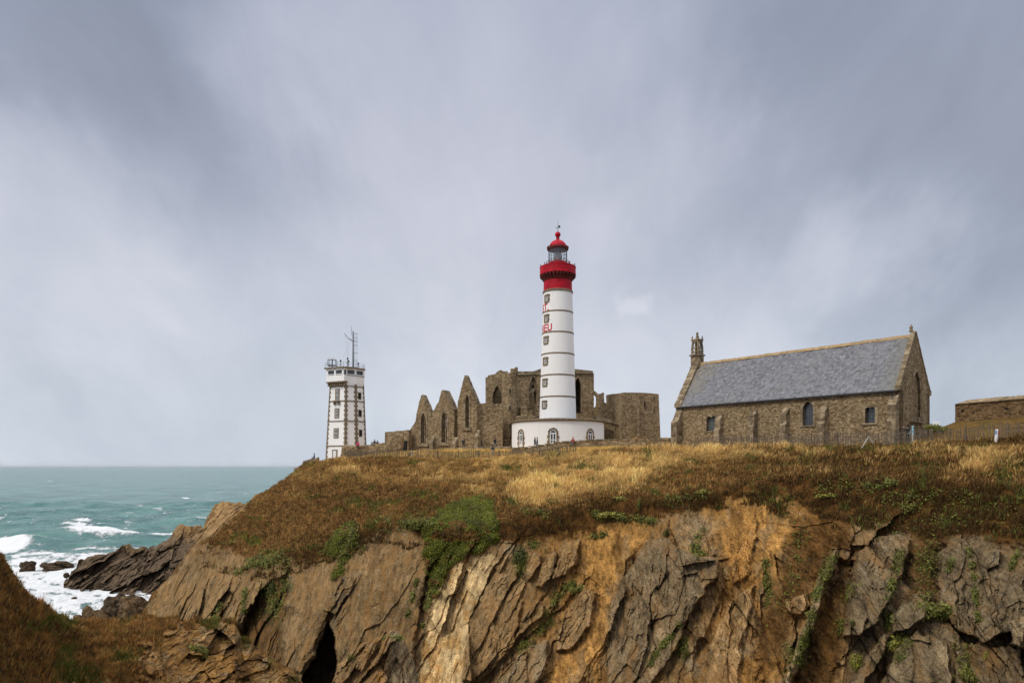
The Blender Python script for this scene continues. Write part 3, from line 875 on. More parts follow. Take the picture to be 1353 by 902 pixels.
def blades(name, base, h, wdt, n_per, spread, colf, lean=(0.25, 0.0), label_kind='stuff', curl=0.5):
    """tufts of bent blades; base (n,3), h (n,), colf (n,3)"""
    n = len(base)
    k = n_per
    N = n * k
    B = np.repeat(base, k, 0)
    H = np.repeat(h, k) * rng.uniform(0.55, 1.15, N)
    W = wdt * rng.uniform(0.6, 1.3, N)
    C = np.repeat(colf, k, 0) * rng.uniform(0.68, 1.38, (N, 1)) * rng.uniform(0.94, 1.06, (N, 3))
    a = rng.uniform(0, 2 * np.pi, N)
    r = spread * np.sqrt(rng.uniform(0, 1, N))
    B = B + np.stack([r * np.cos(a), r * np.sin(a), np.zeros(N) - 0.05], 1)
    ln = rng.uniform(0.1, 0.75, N)
    dirx = np.cos(a) * ln + lean[0] + rng.normal(0, .15, N)
    diry = np.sin(a) * ln + lean[1]
    fa = rng.uniform(0, np.pi, N)
    wx, wy = np.cos(fa) * W, np.sin(fa) * W * 0.6
    v0 = B + np.stack([-wx, -wy, 0 * wx], 1)
    v1 = B + np.stack([wx, wy, 0 * wx], 1)
    mid = B + np.stack([dirx * H * 0.3, diry * H * 0.3, H * 0.62], 1)
    v2 = mid + np.stack([wx, wy, 0 * wx], 1) * 0.7
    v3 = mid - np.stack([wx, wy, 0 * wx], 1) * 0.7
    tip = B + np.stack([dirx * H * (0.3 + curl), diry * H * (0.3 + curl), H * (1.0 - 0.25 * curl * np.hypot(dirx, diry))], 1)
    V = np.stack([v0, v1, v2, v3, tip], 1).reshape(-1, 3)
    i = np.arange(N)[:, None] * 5
    faces = np.concatenate([i + [[0, 1, 2]], i + [[0, 2, 3]], i + [[3, 2, 4]]], 0)
    CC = np.repeat(C, 5, 0)
    o = np_mesh(name, V, faces, M['blade'], np.clip(CC, 0, 1))
    o['kind'] = label_kind
    return o


def leaf_quads(c, nrm, size, col):
    """diamond leaves at c facing nrm"""
    n = len(c)
    up = np.tile([[0.0, 0.0, 1.0]], (n, 1)) + rng.normal(0, 0.4, (n, 3))
    u = np.cross(nrm, up)
    u /= np.linalg.norm(u, axis=1, keepdims=True) + 1e-9
    v = np.cross(u, nrm)
    s = size[:, None]
    V = np.stack([c - v * s, c + u * s * 0.6, c + v * s * 1.1, c - u * s * 0.6], 1).reshape(-1, 3)
    f = np.arange(n)[:, None] * 4 + [[0, 1, 2, 3]]
    return V, f, np.repeat(col, 4, 0)


def pick(name, mask, n):
    sh = SHEETS[name]
    idx = np.flatnonzero(mask.ravel())
    idx = rng.choice(idx, min(n, len(idx)), replace=False)
    pts = np.stack([sh['X'].ravel()[idx], sh['Y'].ravel()[idx], sh['Z'].ravel()[idx]], 1)
    return idx, pts


def at(name, px, py):
    """surface point of a sheet seen in direction px, py"""
    sh = SHEETS[name]
    c = int(np.argmin(np.abs(sh['PX'][0] - px)))
    r = int(np.argmin(np.abs(sh['PY'][:, c] - py)))
    return Vector((sh['X'][r, c], sh['Y'][r, c], sh['Z'][r, c]))


T = SHEETS['terrain']
TPX, TPY, TREG = T['PX'], T['PY'], T['REG']
ST = straw_amount(TPX, TPY)
GR = green_amount(TPX, TPY)
n_a = 1.5 * fbm(TPX / 30, TPY / 12, 700, 5)
gmask = np.maximum(pmask(TPX, TPY, GREEN_MAT, 4, 7, 40), pmask(TPX, TPY, GREEN_2, 4, 7, 41))
shoulder = pmask(TPX, TPY, [(240, 730), (277, 685), (300, 665), (331, 655), (322, 677), (296, 697), (270, 715), (256, 728)], 4, 5, 61)
yl_ = lerp_keys(MAIN_KEYS, TPX[0])[2][None, :]
lim = TPY - yl_ - 9 * fbm(TPX / 40, TPY / 22, 301, 5) < 1
n5 = fbm(TPX / 12, TPY / 6, 316, 4)
rag = (TPY - yl_ < np.interp(TPX, [900, 1080, 1180], [26, 44, 72]) + 18 * n5) & (n5 > 0.08) & (TPY - yl_ > -4) & (rng.uniform(0, 1, TPX.shape) < 0.5)
lim_h = lim | rag
base_ok = lim & (gmask < 0.4) & (shoulder < 0.4) & (TPX > 262) & (TPX < 1500)
cellh = np.abs(np.gradient(TPY, axis=0))                      # uneven row heights: thin out where rows are dense
pr = rng.uniform(0, 1, TPX.shape)
# dry grass
m_straw = base_ok & (pr < (0.08 + 0.95 * ST) * cellh / cellh.max())
idx, pts = pick('terrain', m_straw, 34000)
st_i, na_i, gr_i = ST.ravel()[idx], n_a.ravel()[idx], GR.ravel()[idx]
cl_ = fbm(TPX / 9, TPY / 5, 701, 3).ravel()
cl2 = fbm(TPX / 22, TPY / 9, 702, 3).ravel()
tf1, tf2, tid, _, _ = cells(TPX / 9 + 0.25 * fbm(TPX / 6, TPY / 4, 731, 2), TPY / 4.6, 730)
tus = (1.25 - 1.15 * np.clip(tf1 * 1.25, 0, 1)) * (0.7 + 0.6 * tid)
tus_f = tus.ravel()
tid_f = tid.ravel()
g1 = np.array([0.31, 0.175, 0.052])
cs = g1 + (np.array([0.74, 0.50, 0.185]) - g1) * np.clip(st_i * 0.95 + 0.5 * na_i + 0.5 * cl_[idx], 0, 1)[:, None]
cs *= ((1 + 0.35 * cl2[idx]) * (0.62 + 0.5 * tus_f[idx]))[:, None]
dgreen = (rng.uniform(0, 1, len(idx)) < gr_i * 0.75)
cs[dgreen] = np.array([0.13, 0.135, 0.028])
hh = (0.40 + 0.45 * st_i) * (1 + 0.5 * cl_[idx]) * (0.4 + 0.8 * tus_f[idx]) * (0.7 + 0.5 * np.clip(na_i + 0.5, 0, 1.2))
blades('dry_grass', pts, hh, 0.032, 9, 0.28, cs, lean=(0.22, -0.05), curl=0.55)
# russet heath, lower and darker
base_h = lim_h & (gmask < 0.4) & (shoulder < 0.4) & (TPX > 262) & (TPX < 1500)
m_heath = base_h & (pr < (0.9 - 0.6 * ST) * cellh / cellh.max())
idx, pts = pick('terrain', m_heath, 36000)
na_i, gr_i = n_a.ravel()[idx], GR.ravel()[idx]
cs = np.array([0.215, 0.11, 0.033]) * ((1 + 0.5 * na_i + 0.5 * cl_[idx]) * (0.5 + 0.65 * tus_f[idx]))[:, None]
rr = rng.uniform(0, 1, len(idx))
cs[rr < 0.16] = np.array([0.37, 0.225, 0.075])
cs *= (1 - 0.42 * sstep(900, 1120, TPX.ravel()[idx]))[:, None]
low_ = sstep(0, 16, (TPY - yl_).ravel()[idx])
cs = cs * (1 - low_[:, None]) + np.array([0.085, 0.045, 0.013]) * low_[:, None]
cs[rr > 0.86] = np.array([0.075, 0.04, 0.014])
cs[rng.uniform(0, 1, len(idx)) < 0.03 + gr_i * 0.6] = np.array([0.115, 0.12, 0.026])
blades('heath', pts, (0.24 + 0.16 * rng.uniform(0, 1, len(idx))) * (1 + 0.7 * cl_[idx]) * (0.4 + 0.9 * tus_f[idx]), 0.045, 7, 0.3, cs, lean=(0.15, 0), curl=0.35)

# near bank heath
Nn = SHEETS['near_bank_terrain']
rk = pmask(Nn['PX'], Nn['PY'], NEAR_OCHRE, 14, 34, 501)
cover = fbm(Nn['PX'] / 40, Nn['PY'] / 25, 505, 5)
nf1, nf2, nid, _, _ = cells(Nn['PX'] / 13 + 0.3 * fbm(Nn['PX'] / 8, Nn['PY'] / 6, 741, 2), Nn['PY'] / 8, 740)
ntus = ((1.25 - 1.15 * np.clip(nf1 * 1.2, 0, 1)) * (0.65 + 0.7 * nid)).ravel()
mk = (rk < 0.35) & (Nn['PX'] > -60) & (Nn['PX'] < 330) & (Nn['PY'] < 960)
idx, pts = pick('near_bank_terrain', mk, 26000)
cv = cover.ravel()[idx]
cs = np.array([0.26, 0.128, 0.034]) * (0.45 + 0.7 * ntus[idx])[:, None] * (1 + 0.5 * fbm(Nn['PX'].ravel()[idx] / 12, Nn['PY'].ravel()[idx] / 9, 706, 3))[:, None]
rr = rng.uniform(0, 1, len(idx))
cs[rr < 0.10] = np.array([0.34, 0.20, 0.065])
cs[rr > 0.8] = np.array([0.085, 0.05, 0.024])
cs[rng.uniform(0, 1, len(idx)) < 0.06 + 0.7 * sstep(0.1, 0.5, cv)] = np.array([0.11, 0.115, 0.02])
blades('heath', pts, (0.10 + 0.12 * rng.uniform(0, 1, len(idx))) * np.clip(pts[:, 1] / 26, 0.5, 1.2) * (0.4 + 1.1 * ntus[idx]), 0.016, 8, 0.14, cs, lean=(0.1, 0), curl=0.4)

# creeping green mat hanging over the lip, and scattered leaves in the joints of the cliff: ground cover
mm = gmask > 0.5
idx, pts = pick('terrain', mm, 26000)
nz = fbm(TPX.ravel()[idx] / 8, TPY.ravel()[idx] / 8, 711, 4)
nr = rng.normal(0, 0.6, (len(idx), 3)) + [0, -0.8, 0.7]
nr /= np.linalg.norm(nr, axis=1, keepdims=True)
cc = np.array([0.088, 0.094, 0.008]) * (0.95 + 0.8 * nz + rng.uniform(-0.35, 0.35, len(idx)))[:, None]
rr = rng.uniform(0, 1, len(idx))
cc[(fbm(TPX.ravel()[idx] / 16, TPY.ravel()[idx] / 10, 712, 4) > 0.22)] *= np.array([1.35, 0.6, 1.4])
V, f, c4 = leaf_quads(pts + nr * rng.uniform(0.0, 0.22, (len(idx), 1)), nr, rng.uniform(0.05, 0.13, len(idx)), cc)
o = np_mesh('ground_cover', V, f, M['leaf'], np.clip(c4, 0, 1))
o['kind'] = 'stuff'
# sparse creeping growth: bands below the turf, joints between slabs
JOINTS = [  # polylines of growth (px, py), width px, leaves per px
    ([(1100, 735), (1090, 760), (1076, 790), (1072, 820), (1062, 850), (1055, 880)], 7, 22), ([(1050, 850), (1040, 890)], 14, 14), ([(1128, 770), (1114, 800), (1110, 835)], 8, 10),
    ([(1190, 730), (1180, 765), (1172, 790), (1174, 830)], 7, 16), ([(1278, 720), (1284, 745), (1288, 790), (1294, 825)], 3, 14), ([(1262, 730), (1252, 755)], 5, 16), ([(1345, 728), (1334, 756)], 4, 14),
    ([(1230, 715), (1224, 745), (1226, 780), (1222, 800)], 18, 16), ([(1270, 845), (1275, 880), (1272, 900)], 16, 12), ([(1200, 845), (1186, 870)], 10, 16), ([(1240, 690), (1300, 668), (1350, 690)], 24, 13), ([(1150, 690), (1220, 700), (1290, 690)], 20, 6),
    ([(1130, 650), (1180, 660), (1240, 640)], 16, 7), ([(1200, 655), (1300, 655)], 20, 9), ([(1060, 690), (1050, 760), (1020, 830)], 14, 5), ([(780, 682), (830, 686), (865, 690)], 6, 16), ([(690, 672), (730, 684)], 8, 8), ([(500, 690), (540, 695), (570, 690)], 9, 16),
    ([(335, 742), (385, 738)], 12, 30), ([(352, 770), (366, 800), (358, 830)], 14, 22), ([(376, 745), (380, 780)], 8, 16), ([(310, 760), (334, 745)], 6, 14), ([(290, 800), (282, 820)], 4, 14), ([(325, 775), (322, 810)], 3, 10), ([(557, 830), (565, 800), (570, 780)], 3, 12), ([(536, 820), (545, 790), (552, 760)], 2, 10),
    ([(760, 768), (735, 790), (722, 812)], 7, 14), ([(726, 820), (700, 845), (688, 860)], 8, 16), ([(905, 815), (885, 842), (868, 862), (855, 885)], 4, 16), ([(905, 840), (900, 862)], 7, 12), ([(918, 720), (924, 735)], 7, 16),
    ([(880, 655), (940, 655)], 8, 7), ([(1000, 650), (1060, 668)], 12, 5), ([(1010, 740), (1016, 790), (1012, 800)], 6, 8), ([(1075, 650), (1130, 640)], 12, 8), ([(690, 735), (686, 760)], 9, 22), ([(700, 720), (720, 722)], 8, 16),
    ([(270, 860), (300, 850), (310, 862)], 8, 0), ([(930, 700), (920, 712)], 6, 10), ([(1140, 640), (1176, 634)], 10, 10), ([(660, 670), (690, 664)], 6, 8), ([(765, 712), (800, 706)], 5, 9), ([(470, 700), (452, 745)], 8, 10)]
Vs, Fs, Cs, n0 = [], [], [], 0
for pl, wd, dens in JOINTS:
    L = sum(math.dist(a, b) for a, b in zip(pl[:-1], pl[1:]))
    n = int(L * dens)
    if n < 3:
        continue
    acc = np.cumsum([0] + [math.dist(a, b) for a, b in zip(pl[:-1], pl[1:])])
    tt = np.sort(rng.uniform(0, L, n))
    dens_n = fbm(tt / 7, tt * 0, len(pl) * 13 + int(pl[0][0]), 3)
    tt = tt[dens_n > min(-0.02, float(np.median(dens_n)))]
    jx = np.interp(tt, acc, [p[0] for p in pl]) + rng.normal(0, wd * 0.5, len(tt))
    jy = np.interp(tt, acc, [p[1] for p in pl]) + rng.normal(0, wd * 0.4, len(tt))
    pts = np.array([at('terrain', a, b) for a, b in zip(jx, jy)])
    nr = rng.normal(0, 0.6, (len(tt), 3)) + [0, -0.7, 0.8]
    nr /= np.linalg.norm(nr, axis=1, keepdims=True)
    cc = np.array([0.125, 0.128, 0.022]) * rng.uniform(0.3, 1.3, (len(tt), 1)) * rng.uniform(0.9, 1.1, (len(tt), 3))
    sc = pts[:, 1:2] / 50
    V, f, c4 = leaf_quads(pts + nr * rng.uniform(0.02, 0.34, (len(tt), 1)) * sc, nr, rng.uniform(0.045, 0.12, len(tt)) * sc[:, 0], cc)
    Vs.append(V), Fs.append(f + n0), Cs.append(c4)
    n0 += len(V)
o = np_mesh('cliff_foliage', np.concatenate(Vs), np.concatenate(Fs), M['leaf'], np.clip(np.concatenate(Cs), 0, 1))
o['kind'] = 'stuff'


# ------------------------------------------------ separate leafy plants
def plant_mesh(seed, col, n=260):
    g = np.random.default_rng(seed)
    nb = 9
    bc = g.uniform(-1, 1, (nb, 3)) * [0.62, 0.3, 0.22]
    bc[0] = 0
    bc[:, 2] += 0.3 - 0.25 * np.abs(bc[:, 0])
    br = g.uniform(0.32, 0.48, nb)
    k = g.integers(0, nb, n)
    dr = g.normal(0, 1, (n, 3))
    dr /= np.linalg.norm(dr, axis=1, keepdims=True)
    c = bc[k] + dr * br[k][:, None] * g.uniform(0.5, 1.05, (n, 1))
    nr = dr + [0, -0.3, 0.5] + g.normal(0, 0.4, (n, 3))
    nr /= np.linalg.norm(nr, axis=1, keepdims=True)
    cc = np.array(col) * g.uniform(0.45, 1.35, (n, 1)) * g.uniform(0.9, 1.1, (n, 3))
    V, f, c4 = leaf_quads(c, nr, g.uniform(0.055, 0.12, n), cc)
    st = []
    for b_ in bc:
        for o_ in ((0.02, 0, 0), (0, 0, 0.02)):
            o_ = np.array(o_)
            base = np.array([0.0, 0.12, -0.25])
            st += [base - o_, base + o_, b_ + o_, b_ - o_]
    n0 = len(V)
    V = np.concatenate([V, np.array(st)])
    f = np.concatenate([f, n0 + np.arange(len(st)).reshape(-1, 4)])
    c4 = np.concatenate([c4, np.tile([[0.06, 0.045, 0.02]], (len(st), 1))])
    return V, f, np.clip(c4, 0, 1)


YG, MG, DG = (0.27, 0.255, 0.05), (0.15, 0.15, 0.03), (0.08, 0.088, 0.02)
PLANTS = [  # sheet, px, py, width px, height px, colour, leaves, label
    ('terrain', 1088, 656, 30, 9, YG, 420, 'bright yellow-green plant on bare brown earth above the orange soil gully'),
    ('terrain', 926, 645, 22, 8, YG, 340, 'yellow-green plant at the edge of the turf below the chapel belfry'),
    ('terrain', 800, 681, 40, 9, YG, 480, 'long low yellow-green plant along the top of the orange soil strip'),
    ('terrain', 845, 666, 13, 18, MG, 340, 'upright green plant hanging just right of the low yellow-green one'),
    ('terrain', 818, 659, 22, 9, YG, 300, 'small yellow-green plant under the turf lip above the orange soil strip'),
    ('terrain', 857, 687, 22, 11, MG, 320, 'mid-green plant at the right end of the row above the orange soil'),
    ('terrain', 650, 676, 16, 8, YG, 300, 'pale yellowish plant on the upper right edge of the green mat'),
    ('terrain', 765, 776, 30, 14, MG, 420, 'green plant on a ledge among the leaning slabs, mid cliff'),
    ('terrain', 880, 702, 18, 12, DG, 300, 'dark green plant on top of the big grey slab'),
    ('terrain', 927, 731, 16, 9, MG, 260, 'small green plant near the upper right corner of the big grey slab'),
    ('terrain', 905, 862, 13, 18, DG, 300, 'dark green plant in the cleft right of the big grey slab'),
    ('terrain', 1225, 802, 58, 30, MG, 900, 'wide rounded green bush growing halfway down the right-hand cliff'),
    ('terrain', 1180, 846, 36, 28, YG, 640, 'yellow-green bush in the cleft low on the right-hand cliff'),
    ('terrain', 1128, 872, 24, 24, YG, 480, 'yellow-green plant left of the pale spine of rock on the right cliff'),
    ('terrain', 1300, 862, 16, 16, YG, 300, 'small bright plant near the pale lichen patch at bottom right'),
    ('terrain', 1268, 885, 34, 24, MG, 560, 'broad green plant near the bottom edge of the right-hand cliff'),
    ('terrain', 1124, 820, 12, 11, DG, 240, 'small dark plant beside the black crevice of the right cliff'),
    ('terrain', 1200, 668, 34, 16, MG, 420, 'straggling green plant on the dark earth below the chapel gable'),
    ('terrain', 1165, 634, 40, 15, MG, 420, 'wide green plant among brown heath right below the crossed fence stakes'),
    ('terrain', 1344, 655, 18, 20, MG, 360, 'green plant high on the dark earth at far right'),
    ('terrain', 686, 735, 30, 34, DG, 700, 'dark green bush hanging beside the leaning slabs'),
    ('terrain', 362, 775, 16, 22, DG, 360, 'dark green plant in the shaded recess left of the cave'),
    ('terrain', 344, 742, 20, 14, MG, 340, 'green plant at the top of the shaded recess'),
    ('terrain', 310, 718, 14, 9, YG, 260, 'small bright plant at the edge of the heath above the left slabs'),
    ('terrain', 555, 692, 34, 16, MG, 520, 'mid-green plant just left of the green mat'),
    ('near_bank_terrain', 268, 856, 36, 24, MG, 700, 'green bush on the ochre rock of the near bank'),
    ('near_bank_terrain', 300, 846, 12, 9, MG, 240, 'small green plant right of the bush on the near ochre rock'),
    ('rock_spur_terrain', 519, 840, 34, 11, MG, 460, 'green plant along the crest of the rock spur below the cave'),
    ('rock_spur_terrain', 464, 866, 14, 12, MG, 260, 'small green plant on the left shoulder of the rock spur'),
    ('terrain', 513, 599, 12, 11, MG, 260, 'small green shrub behind the fence beside the grey brace'),
]
for i, (sh, px, py, wpx, hpx, col, nl, lab) in enumerate(PLANTS):
    p = at(sh, px, py)
    V, f, c4 = plant_mesh(100 + i, col, nl)
    sc = p.y / F
    V = V * np.array([wpx * sc * 0.5, wpx * sc * 0.4, hpx * sc * 0.9])
    o = np_mesh('leafy_plant', V, f, M['leaf'], c4)
    o.location = p + Vector((0, -0.15 - 0.2 * wpx * sc, -hpx * sc * 0.25))
    tag(o, lab, 'plant', 'leafy plants on the cliff')
# ---------------------------------------------------------------- the sea
h0 = -SEA
dd_ = np.concatenate([np.geomspace(58, 420, 620), np.geomspace(424, 60000, 190)])
ax_ = np.arange(-520, 470, 1.3)
D_, A_ = np.meshgrid(dd_, ax_, indexing='ij')
X_ = (A_ - CX) / F * D_
Zs = np.zeros(D_.shape)
row = np.gradient(dd_)[:, None]
g = np.random.default_rng(3)
crest = np.zeros(D_.shape)
for k in range(34):
    wl = np.geomspace(2.2, 62, 34)[k]
    amp = 0.014 * wl ** 0.86
    th = R(-100) + g.normal(0, 0.42)           # travelling towards the coast
    kx, ky = math.cos(th), math.sin(th)
    ph = 2 * np.pi * (X_ * kx + D_ * ky) / wl + g.uniform(0, 6.28) + 1.3 * fbm(X_ / (wl * 3), D_ / (wl * 3), 800 + k, 2)
    wv = 1 - 2 * np.abs(np.sin(ph / 2)) ** 0.8 if wl < 30 else np.cos(ph)
    fade = sstep(1.0, 0.45, row / (wl * 0.5)) if False else 1 - sstep(0.35, 1.0, row / (wl * 0.5))
    Zs += amp * wv * fade
# surf lines: (px0, px1, py, height m, foam)
PYs = HY + h0 / D_ * F
foam = np.zeros(D_.shape)
warp = 3.0 * fbm(A_ / 30, PYs / 8, 820, 4)


def ell(cx, cy, rx, ry, soft=1.0):
    return np.exp(-np.clip((((A_ - cx) / rx) ** 2 + ((PYs + warp - cy) / ry) ** 2), 0, 30) ** soft)


for (cx, cy, rx, ry, a) in [(12, 717, 26, 6.5, 1.5), (-40, 718, 30, 6, 1.3), (132, 701, 52, 4.6, 1.3), (222, 699, 36, 3.4, 0.95), (40, 727, 60, 3, 0.8), (150, 722, 70, 3, 0.75), (100, 690, 30, 1.5, .7), (108, 685, 14, 2.6, 1.0), (152, 712, 10, 2.5, 0.8), (245, 659, 6, 1.8, 1.2), (62, 670, 6, 1.2, 0.9), (4, 672, 8, 1.4, 0.9), (185, 664, 7, 1.2, 0.7), (208, 672, 10, 1.2, 0.7), (160, 680, 9, 1.2, 0.7), (66, 636, 5, 0.8, 0.7),
                            (70, 732, 90, 3.5, 0.45), (185, 728, 45, 5, 0.55), (325, 651, 5, 0.8, 0.6), (290, 651, 5, 0.8, 0.6), (115, 693, 40, 1.5, 0.5)]:
    e = ell(cx, cy, rx, ry)
    foam = np.maximum(foam, a * e)
    Zs += 1.0 * e * (ry > 4)
br = ell(50, 717, 24, 6)
Zs += 1.1 * br
near = sstep(720, 742, PYs + 2 * warp + 6 * fbm(A_ / 40, PYs / 10, 821, 4))
churn = fbm(A_ / 11, PYs / 4.5, 822, 5)
veins = 1 - np.abs(fbm(A_ / 16, PYs / 6, 823, 4)) * 2
near = near * (1 - sstep(225, 250, A_ + 0.3 * (PYs - 780)))
foam = np.maximum(foam, near * np.clip(0.70 + 0.6 * churn + 0.3 * veins, 0, 1))
Zs = Zs * (1 - 0.45 * near) + near * 0.18 * churn
# thin streaks and whitecaps farther out
stre = sstep(0.36, 0.66, fbm(A_ / 22 + 0.3 * warp, PYs / 1.6, 824, 4) + 0.15 * sstep(640, 730, PYs)) * sstep(632, 690, PYs) * 0.55
foam = np.maximum(foam, stre)
capn = fbm(A_ / 9, np.log(D_) * 70, 825, 4)
foam = np.maximum(foam, sstep(0.66, 0.8, capn) * sstep(628, 660, PYs) * 0.65)
Vsea = np.stack([X_, D_, SEA + Zs], -1).reshape(-1, 3)
m, t, b = material('sea water')
pos = t.n('ShaderNodeNewGeometry').outputs['Position']
fo = t.n('ShaderNodeAttribute', attribute_name='foam').outputs['Fac']
pf = t.n('ShaderNodeMapping', {'Vector': pos, 'Scale': (0.5, 0.22, 0.5)}).outputs[0]
fn = t.noise(pf, 2.4, 6, 0.7, 0.6)
fn2 = t.noise(pf, 0.55, 5, 0.65, 1.2)
fm = t.math('ADD', fo, t.math('ADD', t.remap(fn, 0.25, 0.75, -0.32, 0.32), t.remap(fn2, 0.3, 0.7, -0.2, 0.2)))
fm = t.math('MULTIPLY', t.remap(fm, 0.36, 0.62, 0, 1), t.remap(fo, 0.02, 0.2, 0, 1), clamp=True)
deep = t.mix(t.remap(t.noise(t.n('ShaderNodeMapping', {'Vector': pos, 'Scale': (0.03, 0.018, 0.03)}).outputs[0], 1.5, 7, 0.68, 0.4), 0.36, 0.64, 0, 1), (0.042, 0.125, 0.122), (0.115, 0.245, 0.22))
c = t.mix(fm, deep, (0.80, 0.82, 0.83))
t.nt.links.new(c, b.inputs['Base Color'])
t.nt.links.new(t.remap(fm, 0, 1, 0.22, 0.9), b.inputs['Roughness'])
b.inputs['IOR'].default_value = 1.33
t.nt.links.new(t.remap(fm, 0, 1, 0.4, 0.05), b.inputs['Specular IOR Level'])
wm = t.n('ShaderNodeMapping', {'Vector': pos, 'Rotation': (0, 0, R(8)), 'Scale': (0.35, 0.8, 0.5)}).outputs[0]
hn = t.math('ADD', t.noise(wm, 0.7, 6, 0.62, 0.4), t.math('MULTIPLY', fn, t.math('MULTIPLY', fm, 0.8)))
bp = t.n('ShaderNodeBump', {'Height': hn, 'Strength': 0.9, 'Distance': 0.9})
t.nt.links.new(bp.outputs[0], b.inputs['Normal'])
M['sea'] = m
o = np_mesh('sea', Vsea, grid_faces(*D_.shape), M['sea'], smooth=True, attrs={'foam': foam.ravel()})
o['kind'] = 'structure'


# ------------------------------------------------ rocks standing in the surf
def sea_rock(px, py_base, wpx, hpx, seed, lab, skew=0.0, pale=0.0):
    d = h0 / ((py_base - HY) / F)
    s = d / F
    nu, nv = 72, 36
    u = np.linspace(0, 2 * np.pi, nu, endpoint=False)
    v = np.linspace(-0.5 * np.pi, 0.5 * np.pi, nv)
    U, Vv = np.meshgrid(u, v)
    x, y, z = np.cos(Vv) * np.cos(U), np.cos(Vv) * np.sin(U), np.sin(Vv)
    rad = 1 + 0.45 * fbm(x * 1.5 + seed, z * 1.5 + y * 1.2, seed, 4) + 0.16 * fbm(x * 5 + seed, z * 5 + y * 4, seed + 1, 4)
    f1, f2, idv, ex, ey = cells(x * 1.8 + z + seed, y * 1.8 + z * 1.5, seed)
    rad += 0.5 * (idv - 0.5) + 0.25 * (f2 - f1)
    x, y, z = x * rad, y * rad, np.sign(z) * np.abs(z * rad) ** 0.9
    x = x + skew * z
    V = np.stack([x * wpx * s * 0.5, y * wpx * s * 0.4, z * hpx * s], -1).reshape(-1, 3)
    i = np.arange(nv - 1)[:, None] * nu
    j = np.arange(nu)[None, :]
    fc = np.stack([i + j, i + (j + 1) % nu, i + nu + (j + 1) % nu, i + nu + j], -1).reshape(-1, 4)
    n = fbm(V[:, 0] / 1.5, V[:, 2] / 1.5 + V[:, 1], seed + 3, 4)
    col = (C_BLACK * 0.7 + (C_BROWN * 0.8 - C_BLACK * 0.7) * pale) * (1 + 0.5 * n)[:, None]
    o = np_mesh('sea_rock', V, fc, M['terrain'], np.clip(col, 0.005, 1), attrs={'rock': np.full(len(V), 0.2)})
    o.location = P(px, HY, d) + Vector((0, 0, SEA))
    o.rotation_euler = (0, 0, 0)
    tag(o, lab, 'rock', 'rocks in the surf')


sea_rock(35, 750, 17, 8, 11, 'small pointed dark rock at the left edge of the surf', 0.2)
sea_rock(76, 748, 34, 6, 12, 'long low dark rock awash in the middle of the surf')
sea_rock(107, 759, 19, 10, 13, 'dark rock just off the tip of the dark headland', 0.2)
sea_rock(88, 760, 6, 3, 14, 'tiny dark rock in the foam left of the headland tip')
sea_rock(132, 773, 11, 3, 15, 'flat wet rock in the foam below the headland')
sea_rock(98, 791, 7, 2.5, 16, 'tiny low rock alone in the foam of the cove')
sea_rock(168, 806, 46, 22, 17, 'big black rock at the foot of the cliff', -0.15)
sea_rock(178, 815, 46, 22, 23, 'brown rock leaning on the cliff foot behind the big black rock', 0.1, 0.3)
sea_rock(116, 824, 32, 16, 18, 'grey smooth rock showing above the near bank', 0.1, 0.45)
sea_rock(142, 815, 15, 9, 19, 'small dark rock between the grey rock and big black rock')
sea_rock(60, 746, 10, 3, 20, 'tiny dark rock touching the long low one')
# ---------------------------------------------------------------- building helpers
bpy.context.view_layer.update()
TERR = bpy.data.objects['terrain']


def ground(x, y, default=2.0):
    hit, loc, nrm, idx = TERR.ray_cast(Vector((x, y, 80)), Vector((0, 0, -1)))
    return loc.z if hit else default


UP = Vector((0, 0, 1))


def obox(mb, c, u, w, h, d0, d1, top=1.0):
    """box on a wall: c centre on the wall face, u along the wall, outward normal n = right-hand of the viewer; d0..d1 outward"""
    c, u = Vector(c), Vector(u).normalized()
    n = -(UP.cross(u))          # u to the right of a viewer who looks along -n
    vs = []
    for dd in (d0, d1):
        for (a, b_) in ((-.5, -.5), (.5, -.5), (.5, .5), (-.5, .5)):
            k = top if b_ > 0 else 1.0
            vs.append(c + u * (a * w * k) + UP * (b_ * h) + n * dd)
    mb.add(vs, [(0, 3, 2, 1), (4, 5, 6, 7), (0, 1, 5, 4), (1, 2, 6, 5), (2, 3, 7, 6), (3, 0, 4, 7)])
    return mb


def arch(cx, w, z0, zs, zt, n=7):
    """pointed (or round when zt-zs = w/2) arch outline, counter-clockwise"""
    hw, hh = w / 2, zt - zs
    pts = [(cx - hw, z0), (cx + hw, z0)]
    rad = (hw * hw + hh * hh) / (2 * hw)
    for sgn in (1, -1):
        seq = []
        cxx = hw - rad
        a1 = math.atan2(hh, -cxx) if True else 0
        for i in range(n):
            a = a1 * i / (n - 1)
            seq.append((sgn * (cxx + rad * math.cos(a)), rad * math.sin(a)))
        if sgn < 0:
            seq = seq[::-1][1:]
        pts += [(cx + p[0], zs + p[1]) for p in seq]
    return pts


def ring_slab(mb, inner, outer, o, u, t):
    mb.slab(outer, [inner], o, u, t)


# ---------------------------------------------------------------- the lighthouse
k = 115 / F
LB = Vector(((737 - CX) * k, 115, 3.0))
LBASE = ground(LB.x, LB.y)
lh = thing('lighthouse', 'tall white round lighthouse with red top and wide white drum base', 'lighthouse', LB)


def lz(y):
    return (HY - y) * k - LB.z


def lr(y):
    return np.interp(y, [388, 441, 552], [19.15, 20.75, 24.3]) * k


